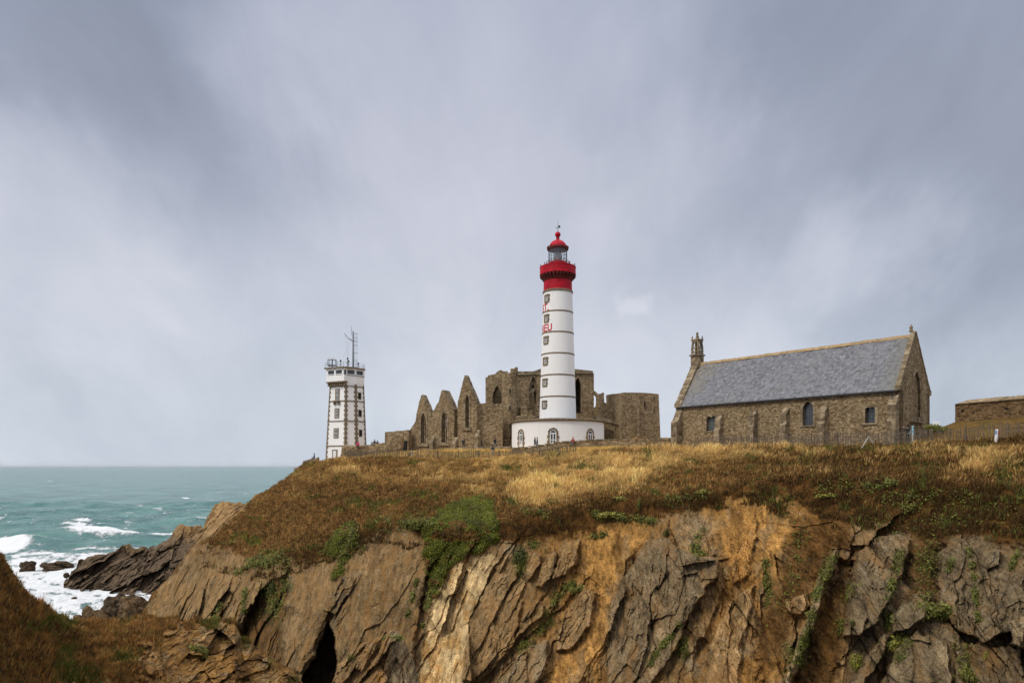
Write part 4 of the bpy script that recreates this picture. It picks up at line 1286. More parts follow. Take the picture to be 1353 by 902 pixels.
tw = MB().lathe([(lr(y), lz(y)) for y in (556, 525, 497, 469, 441, 414, 389, 386.5)], 72)
tower = tw.build('tower', M['white'], lh, True)
for y in (525.4, 497.3, 469.3, 441.6, 414.2):
    r = lr(y)
    MB().lathe([(r - .02, lz(y) - .13), (r + .05, lz(y) - .10), (r + .055, lz(y) + .10), (r - .02, lz(y) + .13)], 72).build('stone_band', M['granite'], lh, True)
y = 386.8
MB().lathe([(lr(y) - .02, lz(y) - .2), (lr(y) + .10, lz(y) - .16), (lr(y) + .12, lz(y) + .1), (lr(y), lz(y) + .2)], 72).build('stone_band', M['granite'], lh, True)
MB().lathe([(19.0 * k, lz(386)), (18.7 * k, lz(379)), (18.6 * k, lz(371))], 72).build('red_collar', M['red'], lh, True)
# corbel table under the gallery
mb = MB().lathe([(18.7 * k, lz(372.6)), (19.8 * k, lz(371)), (20.6 * k, lz(368)), (21.2 * k, lz(365.4)), (23.6 * k, lz(364.4))], 72)
for i in range(30):
    a = 2 * math.pi * i / 30
    d_ = Vector((math.cos(a), math.sin(a), 0))
    p = Vector((-d_.y, d_.x, 0))
    z1, z2, z0 = lz(364.6), lz(368.5), lz(372.5)
    pts = []
    for sgn in (-.17, .17):
        for (r, z) in ((18.8, z0), (20.8, z2 - .1), (23.5, z2 + .2), (23.7, z1), (18.8, z1)):
            pts.append(d_ * r * k + p * sgn + UP * z)
    mb.add(pts, [(0, 1, 2, 3, 4), (9, 8, 7, 6, 5), (0, 5, 6, 1), (1, 6, 7, 2), (2, 7, 8, 3), (3, 8, 9, 4), (4, 9, 5, 0)])
mb.build('corbel_table', M['red_dark'], lh)
mb = MB().lathe([(23.2 * k, lz(364.7)), (24.0 * k, lz(364.3)), (24.0 * k, lz(363.3)), (23.7 * k, lz(363)), (23.6 * k, lz(354.8)), (24.0 * k, lz(354.6)), (24.0 * k, lz(353.7)), (22.4 * k, lz(353.7)), (22.4 * k, lz(363)), (10 * k, lz(363.2))], 72)
mb.build('gallery_parapet', M['red'], lh, True)
for a in range(0, 360, 30):
    c = Vector((math.cos(R(a + 8)), math.sin(R(a + 8)), 0)) * 23.2 * k
    mb = MB()
    mb.bar(c + UP * lz(353.9), c + UP * (lz(353.9) + .26), .05)
    mb.lathe([(.0, lz(353.9) + .24), (.09, lz(353.9) + .27), (.09, lz(353.9) + .38), (.0, lz(353.9) + .44)], 8, (c.x, c.y))
    mb.build('parapet_stud', M['red_dark'], lh)
MB().lathe([(13.6 * k, lz(363)), (13.6 * k, lz(352)), (15.2 * k, lz(351.6)), (15.3 * k, lz(350.2)), (13.2 * k, lz(350.0)), (12.6 * k, lz(347.8)), (5 * k, lz(347.6))], 48).build('lantern_base', M['red'], lh, True)
mb = MB()
for i in range(22):
    a = 2 * math.pi * i / 22
    c = Vector((math.cos(a), math.sin(a), 0)) * 15.1 * k
    mb.bar(c + UP * lz(350.3), c + UP * lz(346.2), .03)
for z in (lz(346.3), lz(348.2)):
    mb.tube([Vector((math.cos(2 * math.pi * i / 32), math.sin(2 * math.pi * i / 32), 0)) * 15.1 * k + UP * z for i in range(33)], .03)
mb.build('gallery_railing', M['red_dark'], lh)
# lantern
mg, tg, bg_ = material('lantern glass')
tr = tg.n('ShaderNodeBsdfTransparent', {'Color': (0.95, 0.98, 0.98, 1)})
gl = tg.n('ShaderNodeBsdfGlossy', {'Color': (0.9, 0.95, 1, 1), 'Roughness': 0.04})
mx = tg.n('ShaderNodeMixShader', {0: 0.07, 1: tr.outputs[0], 2: gl.outputs[0]})
tg.nt.links.new(mx.outputs[0], tg.nt.nodes['Material Output'].inputs[0])
M['glass'] = mg
lan = MB().lathe([(12.0 * k, lz(347.7)), (12.0 * k, lz(330.4))], 16)
lan.f = [f for f in lan.f if len(f) == 4]
lan = lan.build('lantern_glazing', M['glass'], lh)
mb = MB()
for i in range(16):
    a = 2 * math.pi * i / 16
    c = Vector((math.cos(a), math.sin(a), 0)) * 12.1 * k
    mb.bar(c + UP * lz(347.7), c + UP * lz(330.2), .035)
for y in (343.5, 339, 334.6):
    mb.tube([Vector((math.cos(2 * math.pi * i / 16), math.sin(2 * math.pi * i / 16), 0)) * 12.1 * k + UP * lz(y) for i in range(17)], .022)
mb.build('glazing_bars', M['metal'], lan)
mb = MB()
prof = []
for i in range(25):
    t = -1 + 2 * i / 24
    prof.append(((0.70 * math.sqrt(max(0, 1 - (t * .93) ** 2)) + (.05 if i % 2 else 0)), lz(340) + t * .82))
mb.lathe(prof, 24)
lens = mb.build('lens', simple('lens prisms', (0.42, 0.47, 0.47), 0.2, spec=0.6, var=0.5, scale=5), lh, True)
MB().lathe([(.35, lz(347.6)), (.3, lz(346.3)), (.5, lz(346.2)), (.5, lz(346))], 16).build('lens_pedestal', M['metal_dark'], lh)
mb = MB().lathe([(11.4 * k, lz(330.6)), (14.0 * k, lz(330.2)), (14.1 * k, lz(328.6)), (13.2 * k, lz(327.6)), (11.4 * k, lz(327.2))], 40)
for i in range(28):
    a = 2 * math.pi * i / 28
    obox(mb, (math.sin(a) * 14.0 * k, -math.cos(a) * 14.0 * k, lz(327.5)), (math.cos(a), math.sin(a), 0), .16, .26, -.08, .06, .5)
mb.build('dome_cornice', M['red_dark'], lh)
pr_ = [(11.6 * k * math.cos(R(a)) + 0.0, lz(327.6) + 11.0 * k * math.sin(R(a)) * .95) for a in range(0, 78, 7)]
MB().lathe([(11.6 * k, lz(327.9))] + pr_ + [(2.4 * k, lz(316.6)), (2.0 * k, lz(315.2)), (2.6 * k, lz(314.6)), (2.0 * k, lz(313.8))], 40).build('dome', M['red'], lh, True)
MB().lathe([(0.0, lz(314.2))] + [(3.75 * k * math.sin(R(a)), lz(310) - 3.75 * k * math.cos(R(a))) for a in range(20, 161, 14)] + [(.0, lz(306.1))], 24).build('vent_ball', M['red'], lh, True)
mb = MB().bar((0, 0, lz(306.4)), (0, 0, lz(290.5)), .045, .015)
mb.bar((-.3, 0, lz(301.5)), (.32, 0, lz(301.5)), .03)
mb.bar((-.3, 0, lz(301.5)), (-.3, 0, lz(299)), .03)
obox(mb, (.25, 0, lz(299.3)), (1, 0, 0), .34, .36, -.02, .02)
mb.build('wind_vane', M['metal_dark'], lh)


def on_drum(phi, r, z):
    return Vector((math.sin(R(phi)) * r, -math.cos(R(phi)) * r, z)), Vector((math.cos(R(phi)), math.sin(R(phi)), 0))


for y in (397.5, 423.5, 452, 479.5, 507.3, 535.8):
    r = lr(y)
    c, u = on_drum(-51, r, lz(y))
    fr = MB()
    for (dx_, w_, zc_, h_) in ((-.42, .30, 0, 1.42), (.42, .30, 0, 1.42), (0, .58, .56, .30), (0, .58, -.56, .30)):
        obox(fr, c + u * dx_ + UP * zc_, u, w_, h_, -.15, .10 - .06 * (abs(dx_) > .1))
    for j, zc_ in enumerate((-.5, -.17, .17, .5)):
        if j % 2:
            obox(fr, c + u * .6 + UP * zc_, u, .14, .3, -.2, .0)
            obox(fr, c - u * .6 + UP * zc_, u, .14, .3, -.2, .0)
    f = fr.build('window', M['granite'], lh)
    obox(MB(), c, u, .56, .84, -.1, .012).build('pane', M['pane'], f)
    cs_ = MB()
    for (dx_, w_, zc_, h_) in ((-.22, .10, 0, .8), (.22, .10, 0, .8), (0, .34, .36, .09), (0, .34, -.36, .09), (0, .06, 0, .64)):
        obox(cs_, c + u * dx_ + UP * zc_, u, w_, h_, -.05, .03)
    cs_.build('casement', M['white_frame'], f)

# ------- painted name, letters wrapped on the tower
GLY = {'E': [[(0, 0), (0, 1)], [(0, 1), (.6, 1)], [(0, .52), (.52, .52)], [(0, 0), (.6, 0)]], 'I': [[(.1, 0), (.1, 1)]], 'H': [[(0, 0), (0, 1)], [(.6, 0), (.6, 1)], [(0, .5), (.6, .5)]], 'T': [[(.3, 0), (.3, 1)], [(0, 1), (.62, 1)]],
       'U': [[(0, 1), (0, .28), (.08, .08), (.3, 0), (.52, .08), (.6, .28), (.6, 1)]], 'A': [[(0, 0), (.34, 1), (.68, 0)], [(.14, .34), (.54, .34)]], 'M': [[(0, 0), (0, 1), (.38, .3), (.76, 1), (.76, 0)]],
       'S': [[(.6, .84), (.45, .98), (.2, .98), (.04, .82), (.06, .62), (.3, .5), (.54, .4), (.6, .2), (.45, .02), (.18, 0), (0, .14)]], '.': [[(.0, 0.02), (.12, 0.02)]]}


def letter(ch, phi_c, zb, h, wd, y):
    r = lr(y)
    gl_ = GLY[ch]
    mxw = max(p[0] for l in gl_ for p in l)
    mb = MB()
    sw = .225
    for li, l in enumerate(gl_):
        for a, b_ in zip(l[:-1], l[1:]):
            ax, az, bx, bz = (a[0] - mxw / 2) * wd, a[1] * h, (b_[0] - mxw / 2) * wd, b_[1] * h
            L = math.hypot(bx - ax, bz - az)
            ux, uz = (bx - ax) / L, (bz - az) / L
            ax, az, bx, bz = ax - ux * sw * .45, az - uz * sw * .45, bx + ux * sw * .45, bz + uz * sw * .45
            n = 4
            vs = []
            for i in range(n + 1):
                t = i / n
                for sg in (-.5, .5):
                    x, z = ax + (bx - ax) * t - uz * sw * sg, az + (bz - az) * t + ux * sw * sg
                    ph = R(phi_c) + x / r
                    rr = lr(y - (z + zb - lz(y)) / k) + .012 + .002 * li
                    vs.append((math.sin(ph) * rr, -math.cos(ph) * rr, zb + z))
            mb.add(vs, [(2 * i, 2 * i + 1, 2 * i + 3, 2 * i + 2) for i in range(n)])
    return mb


mred = simple('red lettering', (0.55, 0.03, 0.035), 0.6, var=0.12)
for ch, ph in zip('MATHIEU', (-146, -124, -104, -85, -69.5, -54, -34.5)):
    letter(ch, ph, lz(439.6), 1.02, 1.05 if ch != 'I' else 1, 436).build('painted_letter', mred, lh)
for ch, ph in zip('ST.', (-78, -57, -43)):
    letter(ch, ph, lz(412.6), 1.02, 1.05, 409).build('painted_letter', mred, lh)

# ------- drum base
RB = 7.75
MB().lathe([(RB + .02, -1.0), (RB, 0.0), (RB - .03, 4.2)], 96).build('drum_wall', M['white'], lh, True)
MB().lathe([(RB - .1, 4.17), (RB + .12, 4.2), (RB + .3, 4.34), (RB + .3, 4.5), (RB + .1, 4.56)], 96).build('drum_cornice', M['granite'], lh, True)
MB().lathe([(RB + .08, 4.54), (4.5, 4.86), (3.1, 5.0)], 96).build('drum_roof', M['lead'], lh, True)


def drum_opening(phi, w, z0, zs, door=False):
    c, u = on_drum(phi, RB - .03, 0)
    zt = zs + w / 2
    o = c - UP * 0
    n = -(UP.cross(u))
    fr = MB()
    # dressed surround, toothed outline
    outer = [(-w / 2 - .36, z0 - .02), (w / 2 + .36, z0 - .02)]
    zz = np.linspace(z0, zs, 6)
    rt = []
    for j in range(5):
        e = .42 if j % 2 else .27
        rt += [(w / 2 + e, zz[j] + .01), (w / 2 + e, zz[j + 1] - .01)]
    outer = [(-w / 2 - .27, z0 - .02), (w / 2 + .27, z0 - .02)] + rt
    for a in np.linspace(8, 172, 12):
        rr = w / 2 + (.34 if int(a / 14) % 2 else .26)
        outer.append((rr * math.cos(R(a)), zs + rr * math.sin(R(a)) * 1.06))
    outer += [(-x, z) for x, z in rt[::-1]]
    inner = arch(0, w, z0 + .02, zs, zt)
    fr.slab(outer, [inner], o + n * .09, u, -n * .3)
    f = fr.build('door' if door else 'window', M['ashlar'], lh)
    pn = MB().slab(inner, [], o + n * .02, u, -n * .1)
    pn.build('pane', M['pane'], f)
    jo = MB()
    for (x, ww) in ((-w / 2 + .08, .16), (w / 2 - .08, .16), (0, .13)):
        obox(jo, o + u * x + UP * (z0 + zs) / 2, u, ww, zs - z0, 0, .06)
    for z in (z0 + .1, zs - .06, (z0 + zs) / 2 - .1):
        obox(jo, o + UP * z, u, w - .02, .12, 0, .055)
    jo.slab(arch(0, w, zs, zs + .001, zt), [arch(0, w - .26, zs + .05, zs + .051, zt - .13)], o + n * .057, u, -n * .05)
    jo.build('joinery', M['white_frame'], f)


drum_opening(-54, 1.0, .15, 2.2, True)
drum_opening(-9.3, 1.05, .3, 2.25)
drum_opening(38, 1.05, .35, 2.2)
# ---------------------------------------------------------------- the chapel
CZ = 2.2
C0 = Vector((38.1, 67, CZ))
ch = thing('chapel', 'long stone chapel with grey slate roof and a small stone belfry', 'chapel', C0, math.atan2(.652, .758))


def cy(px):
    """distance along the long wall (from the near corner) seen at column px"""
    q = px - CX
    return (38.1 * F - q * 67) / (q * .758 + .652 * F)


def cz(px, py):
    return (HY - py) / F * (67 + .758 * cy(px)) - CZ


def gx(px):
    q = px - CX
    return (q * 67 - 38.1 * F) / (.758 * F - q * .652)


def gz(px, py):
    return (HY - py) / F * (67 + .652 * gx(px)) - CZ


L, W_, EH, RH = 26.4, 8.06, 5.42, 11.2
mslate, t, b = material('slate roof')
oc = t.n('ShaderNodeTexCoord').outputs['Object']
sp = t.n('ShaderNodeSeparateXYZ', {0: oc}).outputs
bv = t.n('ShaderNodeCombineXYZ', {0: sp[1], 1: t.math('MULTIPLY', sp[2], 1.22), 2: 0.0}).outputs[0]
br = t.n('ShaderNodeTexBrick', {'Vector': bv, 'Scale': 1.0, 'Brick Width': 0.36, 'Row Height': 0.26, 'Mortar Size': 0.012, 'Color1': (0.04, 0.042, 0.052, 1), 'Color2': (0.24, 0.24, 0.27, 1), 'Mortar': (0.04, 0.04, 0.045, 1), 'Bias': 0.0})
n1_ = t.noise(bv, 0.35, 5, 0.65)
n2_ = t.noise(t.n('ShaderNodeMapping', {'Vector': bv, 'Scale': (1.4, .6, 1)}).outputs[0], 2.6, 5, 0.75)
c = t.mix(0.5, br.outputs['Color'], t.ramp(n2_, [(0.34, (0.07, 0.072, 0.083)), (0.5, (0.14, 0.142, 0.158)), (0.66, (0.30, 0.30, 0.315))]))
c = t.mix(t.remap(n1_, 0.52, 0.75, 0, 0.4), c, (0.20, 0.195, 0.15))
lich = t.math('MULTIPLY', t.remap(t.math('ADD', sp[1], t.math('MULTIPLY', sp[2], 0.8)), 28.5, 34, 0, 1), t.remap(n2_, 0.42, 0.6, 0, 0.9), clamp=True)
c = t.mix(lich, c, (0.24, 0.19, 0.085))
edge_ = t.math('MULTIPLY', t.remap(sp[1], 2.6, 0.2, 0, 0.75), t.remap(n2_, 0.35, 0.6, 0.4, 1.0), clamp=True)
c = t.mix(edge_, c, (0.14, 0.135, 0.09))
t.nt.links.new(c, b.inputs['Base Color'])
b.inputs['Roughness'].default_value = 0.6
bp = t.n('ShaderNodeBump', {'Height': t.math('ADD', br.outputs['Fac'], t.math('MULTIPLY', n2_, -1.0)), 'Strength': 0.5, 'Distance': 0.03})
t.nt.links.new(bp.outputs[0], b.inputs['Normal'])
M['slate'] = mslate

lu, lt = Vector((0, -1, 0)), Vector((.8, 0, 0))
wins = []
a0, a1 = cy(946), cy(933.5)
w1 = (-(a0 + a1) / 2, a1 - a0, cz(939.5, 569), cz(939.5, 551.5))
a0, a1 = cy(1074.4), cy(1060.6)
w2 = (-(a0 + a1) / 2, a1 - a0, cz(1067, 561.5), cz(1067, 530.4))
a0, a1 = cy(1156.2), cy(1143.2)
w3 = (-(a0 + a1) / 2, a1 - a0, cz(1150, 558.5), cz(1150, 539))
holes = [arch(w1[0], w1[1], w1[2], w1[3] - .16, w1[3], 5), arch(w2[0], w2[1], w2[2], w2[3] - .85, w2[3], 7), arch(w3[0], w3[1], w3[2], w3[3] - .14, w3[3], 5)]
mb = MB().slab([(-L, -1.6), (0, -1.6), (0, EH), (-L, EH)], holes, (0, 0, 0), lu, lt)
mb.slab([(-L, -1.6), (0, -1.6), (0, EH), (-L, EH)], [], (W_ - .8, 0, 0), lu, lt)
mb.build('side_wall', M['stone'], ch)
for hl, (cx_, ww, z0, z1) in zip(holes, (w1, w2, w3)):
    fr = MB()
    ou = [(cx_ + (x - cx_) * (1 + .5 / ww), z + (.24 if z > (z0 + z1) / 2 else 0)) for x, z in hl]
    fr.slab(ou, [hl], (-.035, 0, 0), lu, (.3, 0, 0))
    obox(fr, (-.035, -cx_, z0 - .09), lu, ww + .5, .16, -.1, .07)
    f = fr.build('window', M['ashlar'], ch)
    MB().slab(hl, [], (.42, 0, 0), lu, (.05, 0, 0)).build('pane', M['pane_green'] if cx_ < -12 or ww > 1.3 else M['pane'], f)
    br_ = MB()
    for q in np.arange(-ww / 2 + .22, ww / 2 - .05, .24):
        obox(br_, (.42, -(cx_ + q), (z0 + z1) / 2 - .1), lu, .03, z1 - z0 - .2, 0, .03)
    for q in np.arange(z0 + .3, z1 - .2, .32):
        obox(br_, (.42, -cx_, q), lu, ww, .03, 0, .028)
    br_.build('glazing_bars', M['metal'], f)

gu, gt = Vector((1, 0, 0)), Vector((0, .8, 0))
gxa, gxb = gx(1206), gx(1216)
ap = ((gxa + gxb) / 2, max(1.6, gxb - gxa), gz(1209, 550), gz(1210, 490))
sl = (gx(1207.2), .62, gz(1207, 546), gz(1207, 525))
hole = arch(ap[0], ap[1], ap[2], ap[3] - 2.0, ap[3], 8)
gout = [(0, -1.6), (W_, -1.6), (W_, EH + .25), (W_ / 2 + .1, RH + .3), (W_ / 2 - .1, RH + .3), (0, EH + .25)]
mb = MB().slab(gout, [hole], (0, 0, 0), gu, (0, .22, 0))
mb.slab(gout, [arch(sl[0], sl[1], sl[2], sl[3] - .2, sl[3], 4)], (0, .22, 0), gu, (0, .16, 0))
mb.build('gable_wall', M['stone'], ch)
fr = MB()
ou = [(ap[0] + (x - ap[0]) * 1.25, z + (.2 if z > ap[2] + .5 else 0)) for x, z in hole]
fr.slab(ou, [hole], (0, -.03, 0), gu, (0, .3, 0))
obox(fr, (ap[0] - .2, -.02, ap[2] - .35), gu, ap[1] + 1.3, .5, -.1, .22)
f = fr.build('window', M['ashlar'], ch)
MB().slab(arch(sl[0], sl[1], sl[2], sl[3] - .2, sl[3], 4), [], (0, .34, 0), gu, (0, .03, 0)).build('pane', M['pane'], f)
mb = MB().slab(gout, [], (0, L - .8, 0), gu, gt)
mb.build('gable_wall', M['stone'], ch)
# copings along both gables
for yy, cw in ((0, .40), (L - .85, .9)):
    mb = MB()
    for sgn in (0, 1):
        xs = [(0 - .12, EH + .1), (W_ / 2, RH + .32)] if sgn == 0 else [(W_ + .12, EH + .1), (W_ / 2, RH + .32)]
        n = 16
        for i in range(n):
            p0 = Vector((xs[0][0] + (xs[1][0] - xs[0][0]) * i / n, 0, xs[0][1] + (xs[1][1] - xs[0][1]) * i / n))
            p1 = Vector((xs[0][0] + (xs[1][0] - xs[0][0]) * (i + .96) / n, 0, xs[0][1] + (xs[1][1] - xs[0][1]) * (i + .96) / n))
            nn = Vector((-(p1 - p0).z, 0, (p1 - p0).x)).normalized()
            if nn.z < 0:
                nn = -nn
            j_ = random.uniform(.14, .2)
            vs = []
            for q in (p0, p1):
                vs += [q + Vector((0, yy - .06, 0)), q + Vector((0, yy + cw, 0)), q + nn * j_ + Vector((0, yy + cw, 0)), q + nn * j_ + Vector((0, yy - .06, 0))]
            mb.add(vs, [(0, 1, 2, 3), (7, 6, 5, 4), (0, 4, 5, 1), (1, 5, 6, 2), (2, 6, 7, 3), (3, 7, 4, 0)])
    mb.box(-.25, .3, yy - .08, yy + cw + .02, EH - .12, EH + .36)
    mb.box(W_ - .35, W_ + .3, yy - .08, yy + cw + .02, EH - .12, EH + .38)
    mb.build('coping', M['ashlar'], ch)
mb = MB().lathe([(.22, RH + .4), (.16, RH + .62), (.1, RH + .66), (.19, RH + .8), (.06, RH + 1.1)], 6, (W_ / 2, .4))
mb.build('finial', M['ashlar'], ch)
# roof
mb = MB()
y0, y1 = .38, L - .88
for sgn in (-1, 1):
    xe, xr = W_ / 2 + sgn * (W_ / 2 + .28), W_ / 2
    ze, zr = EH - .06, RH
    n = 24
    vs = []
    for i in range(n + 1):
        yy = y0 + (y1 - y0) * i / n
        sag = .05 * math.sin(i * 1.7) + .05 * math.sin(i * .6)
        vs += [(xe, yy, ze), (xr + sgn * .002, yy, zr + sag), (xe, yy, ze - .1), (xr + sgn * .002, yy, zr - .1)]
    for i in range(n):
        a = 4 * i
        fs = [(a, a + 4, a + 5, a + 1), (a + 2, a + 3, a + 7, a + 6), (a, a + 2, a + 6, a + 4)]
        mb.add([], [])
        mb.f += [tuple(q + len(mb.v) for q in f_) for f_ in fs]
    mb.v += [tuple(q) for q in vs]
rf = mb.build('roof', M['slate'], ch)
rd = MB()
for i in range(54):
    yy = y0 + (y1 - y0) * i / 54
    zz = RH + random.uniform(-.02, .03)
    rd.add([(W_ / 2 - .22, yy, zz - .22), (W_ / 2, yy, zz + .12), (W_ / 2 + .22, yy, zz - .22), (W_ / 2 - .22, yy + .46, zz - .22), (W_ / 2, yy + .46, zz + .12), (W_ / 2 + .22, yy + .46, zz - .22)], [(0, 3, 4, 1), (1, 4, 5, 2), (0, 1, 2), (5, 4, 3)])
rd.build('ridge_tiles', simple('lichened ridge tiles', (0.36, 0.25, 0.13), 0.9, var=0.35, scale=2), rf)
MB().box(-.34, -.2, .2, L - .2, EH - .26, EH - .12).build('gutter', M['metal_dark'], ch)
# buttresses: stepped, with sloping heads
for (pa, pb, pt, dp) in ((949, 956, 546, .75), (993.5, 1001, 541, .8), (1036, 1043.5, 538, .8), (1085.5, 1094.5, 535, .85)):
    ya, yb_ = cy(pb), cy(pa)
    zt = cz((pa + pb) / 2, pt)
    mb = MB()
    mb.slab([(0, -1.4), (dp + .25, -1.4), (dp + .25, zt - 2.0), (dp, zt - 1.8), (dp, zt - .75), (0, zt)], [], (0.02, ya, 0), (-1, 0, 0), (0, yb_ - ya, 0))
    mb.build('buttress', M['ashlar'], ch)
ya, yb_ = cy(1191.5), cy(1181)
ya = max(-.9, ya)
zt = cz(1186, 521)
mb = MB().slab([(0, -1.4), (.95, -1.4), (.95, zt - 2.6), (.8, zt - 2.4), (.8, zt - 1.0), (.62, zt - .8), (.6, zt - .62), (.42, zt - .5), (.4, zt - .32), (.2, zt - .2), (0, zt)], [], (0.02, .1, 0), (-1, 0, 0), (0, .8, 0))
mb.build('buttress', M['ashlar'], ch)
zt = cz(889, 546)
mb = MB().slab([(0, -1.4), (1.2, -1.4), (1.2, zt - 1.2), (.95, zt - 1.0), (.7, zt - .7), (0, zt + .6)], [], (0.02, L - 1.0, 0), (-1, 0, 0), (0, .9, 0))
mb.build('buttress', M['ashlar'], ch)
MB().bar((-.14, cy(1179.6), -1), (-.14, cy(1179.6), EH - .15), .07).build('drainpipe', M['metal_dark'], ch)
# belfry
bx, by = W_ / 2, L - .45
hs = .53
bf = MB()
bf.box(bx - hs - .06, bx + hs + .06, by - hs - .06, by + hs + .06, 10.1, 12.2)
bf.box(bx - hs - .2, bx + hs + .2, by - hs - .2, by + hs + .2, 12.2, 12.4)
bf.box(bx - hs - .16, bx + hs + .16, by - hs - .16, by + hs + .16, 10.6, 10.78)
bb = bf.build('belfry', M['ashlar'], ch)
la = MB()
for sx in (-1, 1):
    for sy in (-1, 1):
        vs = []
        for (z, q, th_) in ((12.4, hs + .04, .24), (13.3, hs + .03, .22), (14.1, hs - .06, .2)):
            for (a_, b_) in ((0, 0), (-1, 0), (-1, -1), (0, -1)):
                vs.append((bx + sx * (q + a_ * th_), by + sy * (q + b_ * th_), z))
        fs = []
        for l_ in (0, 4):
            fs += [(l_ + i, l_ + (i + 1) % 4, l_ + 4 + (i + 1) % 4, l_ + 4 + i) for i in range(4)]
        la.add(vs, fs + [(8, 9, 10, 11)])
for (z0, z1, q) in ((12.72, 12.82, hs - .05), (13.25, 13.36, hs - .06), (13.98, 14.25, hs - .02)):
    la.box(bx - q, bx + q, by - q, by - q + .16, z0, z1)
    la.box(bx - q, bx + q, by + q - .16, by + q, z0, z1)
    la.box(bx - q, bx - q + .16, by - q + .16, by + q - .16, z0, z1)
    la.box(bx + q - .16, bx + q, by - q + .16, by + q - .16, z0, z1)
la.box(bx - hs - .06, bx + hs + .06, by - hs - .06, by + hs + .06, 14.25, 14.38)
for (z0, z1) in ((12.42, 14.24),):
    la.box(bx - .05, bx + .05, by - hs + .04, by - hs + .14, z0, z1)
    la.box(bx - hs + .04, bx - hs + .14, by - .05, by + .05, z0, z1)
la.build('bell_stage', M['ashlar'], bb)
for sx in (-1, 1):
    for sy in (-1, 1):
        MB().lathe([(.1, 14.38), (.08, 14.55), (.12, 14.6), (.07, 14.72), (.03, 14.85)], 6, (bx + sx * .45, by + sy * .45)).build('pinnacle', M['ashlar'], bb)
MB().lathe([(.3, 14.38), (.2, 14.6), (.22, 14.68), (.12, 14.78), (.16, 14.9), (.1, 15.0), (.17, 15.12), (.12, 15.2), (.14, 15.28), (.05, 15.34)], 8, (bx, by)).build('spirelet', M['ashlar'], bb)
# ---------------------------------------------------------------- ruined abbey behind the lighthouse
class Plane:
    """vertical plane through the point seen at column px0, distance d0, running along angle th (degrees; 0 = across the view)"""

    def __init__(self, px0, d0, th):
        self.o = Vector(((px0 - CX) / F * d0, d0, 0))
        self.u = Vector((math.cos(R(th)), math.sin(R(th)), 0))
        self.n = Vector((-math.sin(R(th)), math.cos(R(th)), 0))      # away from the viewer

    def s(self, px):
        q = (px - CX) / F
        return (q * self.o.y - self.o.x) / (self.u.x - q * self.u.y)

    def pt(self, px, py):
        s = self.s(px)
        d = self.o.y + s * self.u.y
        return (s, (HY - py) / F * d)

    def pts(self, l):
        return [self.pt(*p) for p in l]

    def at(self, px, py, off=0):
        s, z = self.pt(px, py)
        return self.o + self.u * s + UP * z - self.n * off

    def slab(self, mb, out, holes, t, off=0.0, root=Vector((0, 0, 0))):
        return mb.slab(self.pts(out), [self.pts(h) for h in holes], self.o - self.n * off - root, self.u, self.n * t)


def rough(l, step=2.2, amp=0.5, seed=0, keep=None):
    """break straight ruin edges into uneven stone-sized steps (pixel outline)"""
    g = np.random.default_rng(seed)
    out = []
    for i in range(len(l)):
        a, b_ = l[i], l[(i + 1) % len(l)]
        out.append(a)
        if keep and keep(a, b_):
            continue
        n = int(math.dist(a, b_) / step)
        for j in range(1, n):
            t = j / n
            out.append((a[0] + (b_[0] - a[0]) * t + g.uniform(-amp, amp), a[1] + (b_[1] - a[1]) * t + g.uniform(-amp, amp)))
    return out


def parch(cx, w, y0, ys, yt, n=6):
    """pointed arch in pixels, counter-clockwise in (x, up)"""
    return [(p[0], -p[1]) for p in arch(cx, w, -y0, -ys, -yt, n)]


low = lambda a, b_: a[1] > 588 and b_[1] > 588
AR = Vector((-9.0, 122.0, 2.6))
ab = thing('abbey_ruin', 'roofless brown stone abbey ruin with pointed gables behind the lighthouse', 'ruin', AR)
mr = M['ruin']

# three pointed gables in a row, each with its lancet window
g1 = Plane(573, 124, -28)
out = rough([(541, 605), (569.5, 605), (569.5, 549), (564.5, 535), (559.5, 524.5), (557.8, 521.3), (556.3, 522.5), (554, 530), (550, 548.5), (549, 556), (541.5, 568)], 2.5, .35, 1, low)
h = [(556, 585.5), (562.8, 585.5), (562.8, 556), (561.5, 550), (559.2, 545), (557, 550), (556, 556)]
MB_ = g1.slab(MB(), out, [h], 1.3, 0, AR)
o1 = MB_.build('gable_wall', mr, ab)
g2 = Plane(604, 121.5, -28)
out = rough([(568, 605), (600, 605), (600, 542), (595.5, 531), (589.5, 518.5), (587.5, 515.2), (584, 515), (582.6, 518), (580, 530), (577, 534), (571.5, 545), (568, 560)], 2.5, .35, 2, low)
h = [(583.3, 584.5), (590.5, 584.5), (590.5, 553), (589.3, 547), (587, 544), (584.5, 547), (583.3, 553)]
o2 = g2.slab(MB(), out, [h], 1.5, 0, AR).build('gable_wall', mr, ab)
g3 = Plane(633, 119.5, -24)
out = rough([(604.5, 605), (629.8, 605), (629.8, 532), (625.5, 520), (619.5, 507), (615.6, 497), (614.4, 495.3), (613, 499), (609.5, 512), (606, 527), (604.6, 531)], 2.5, .3, 3, low)
h = [(615, 564.5), (619.6, 564.5), (619.6, 530), (619, 524), (617.3, 521), (615.6, 524), (615, 530)]
o3 = g3.slab(MB(), out, [h], 1.3, 0, AR).build('gable_wall', mr, ab)
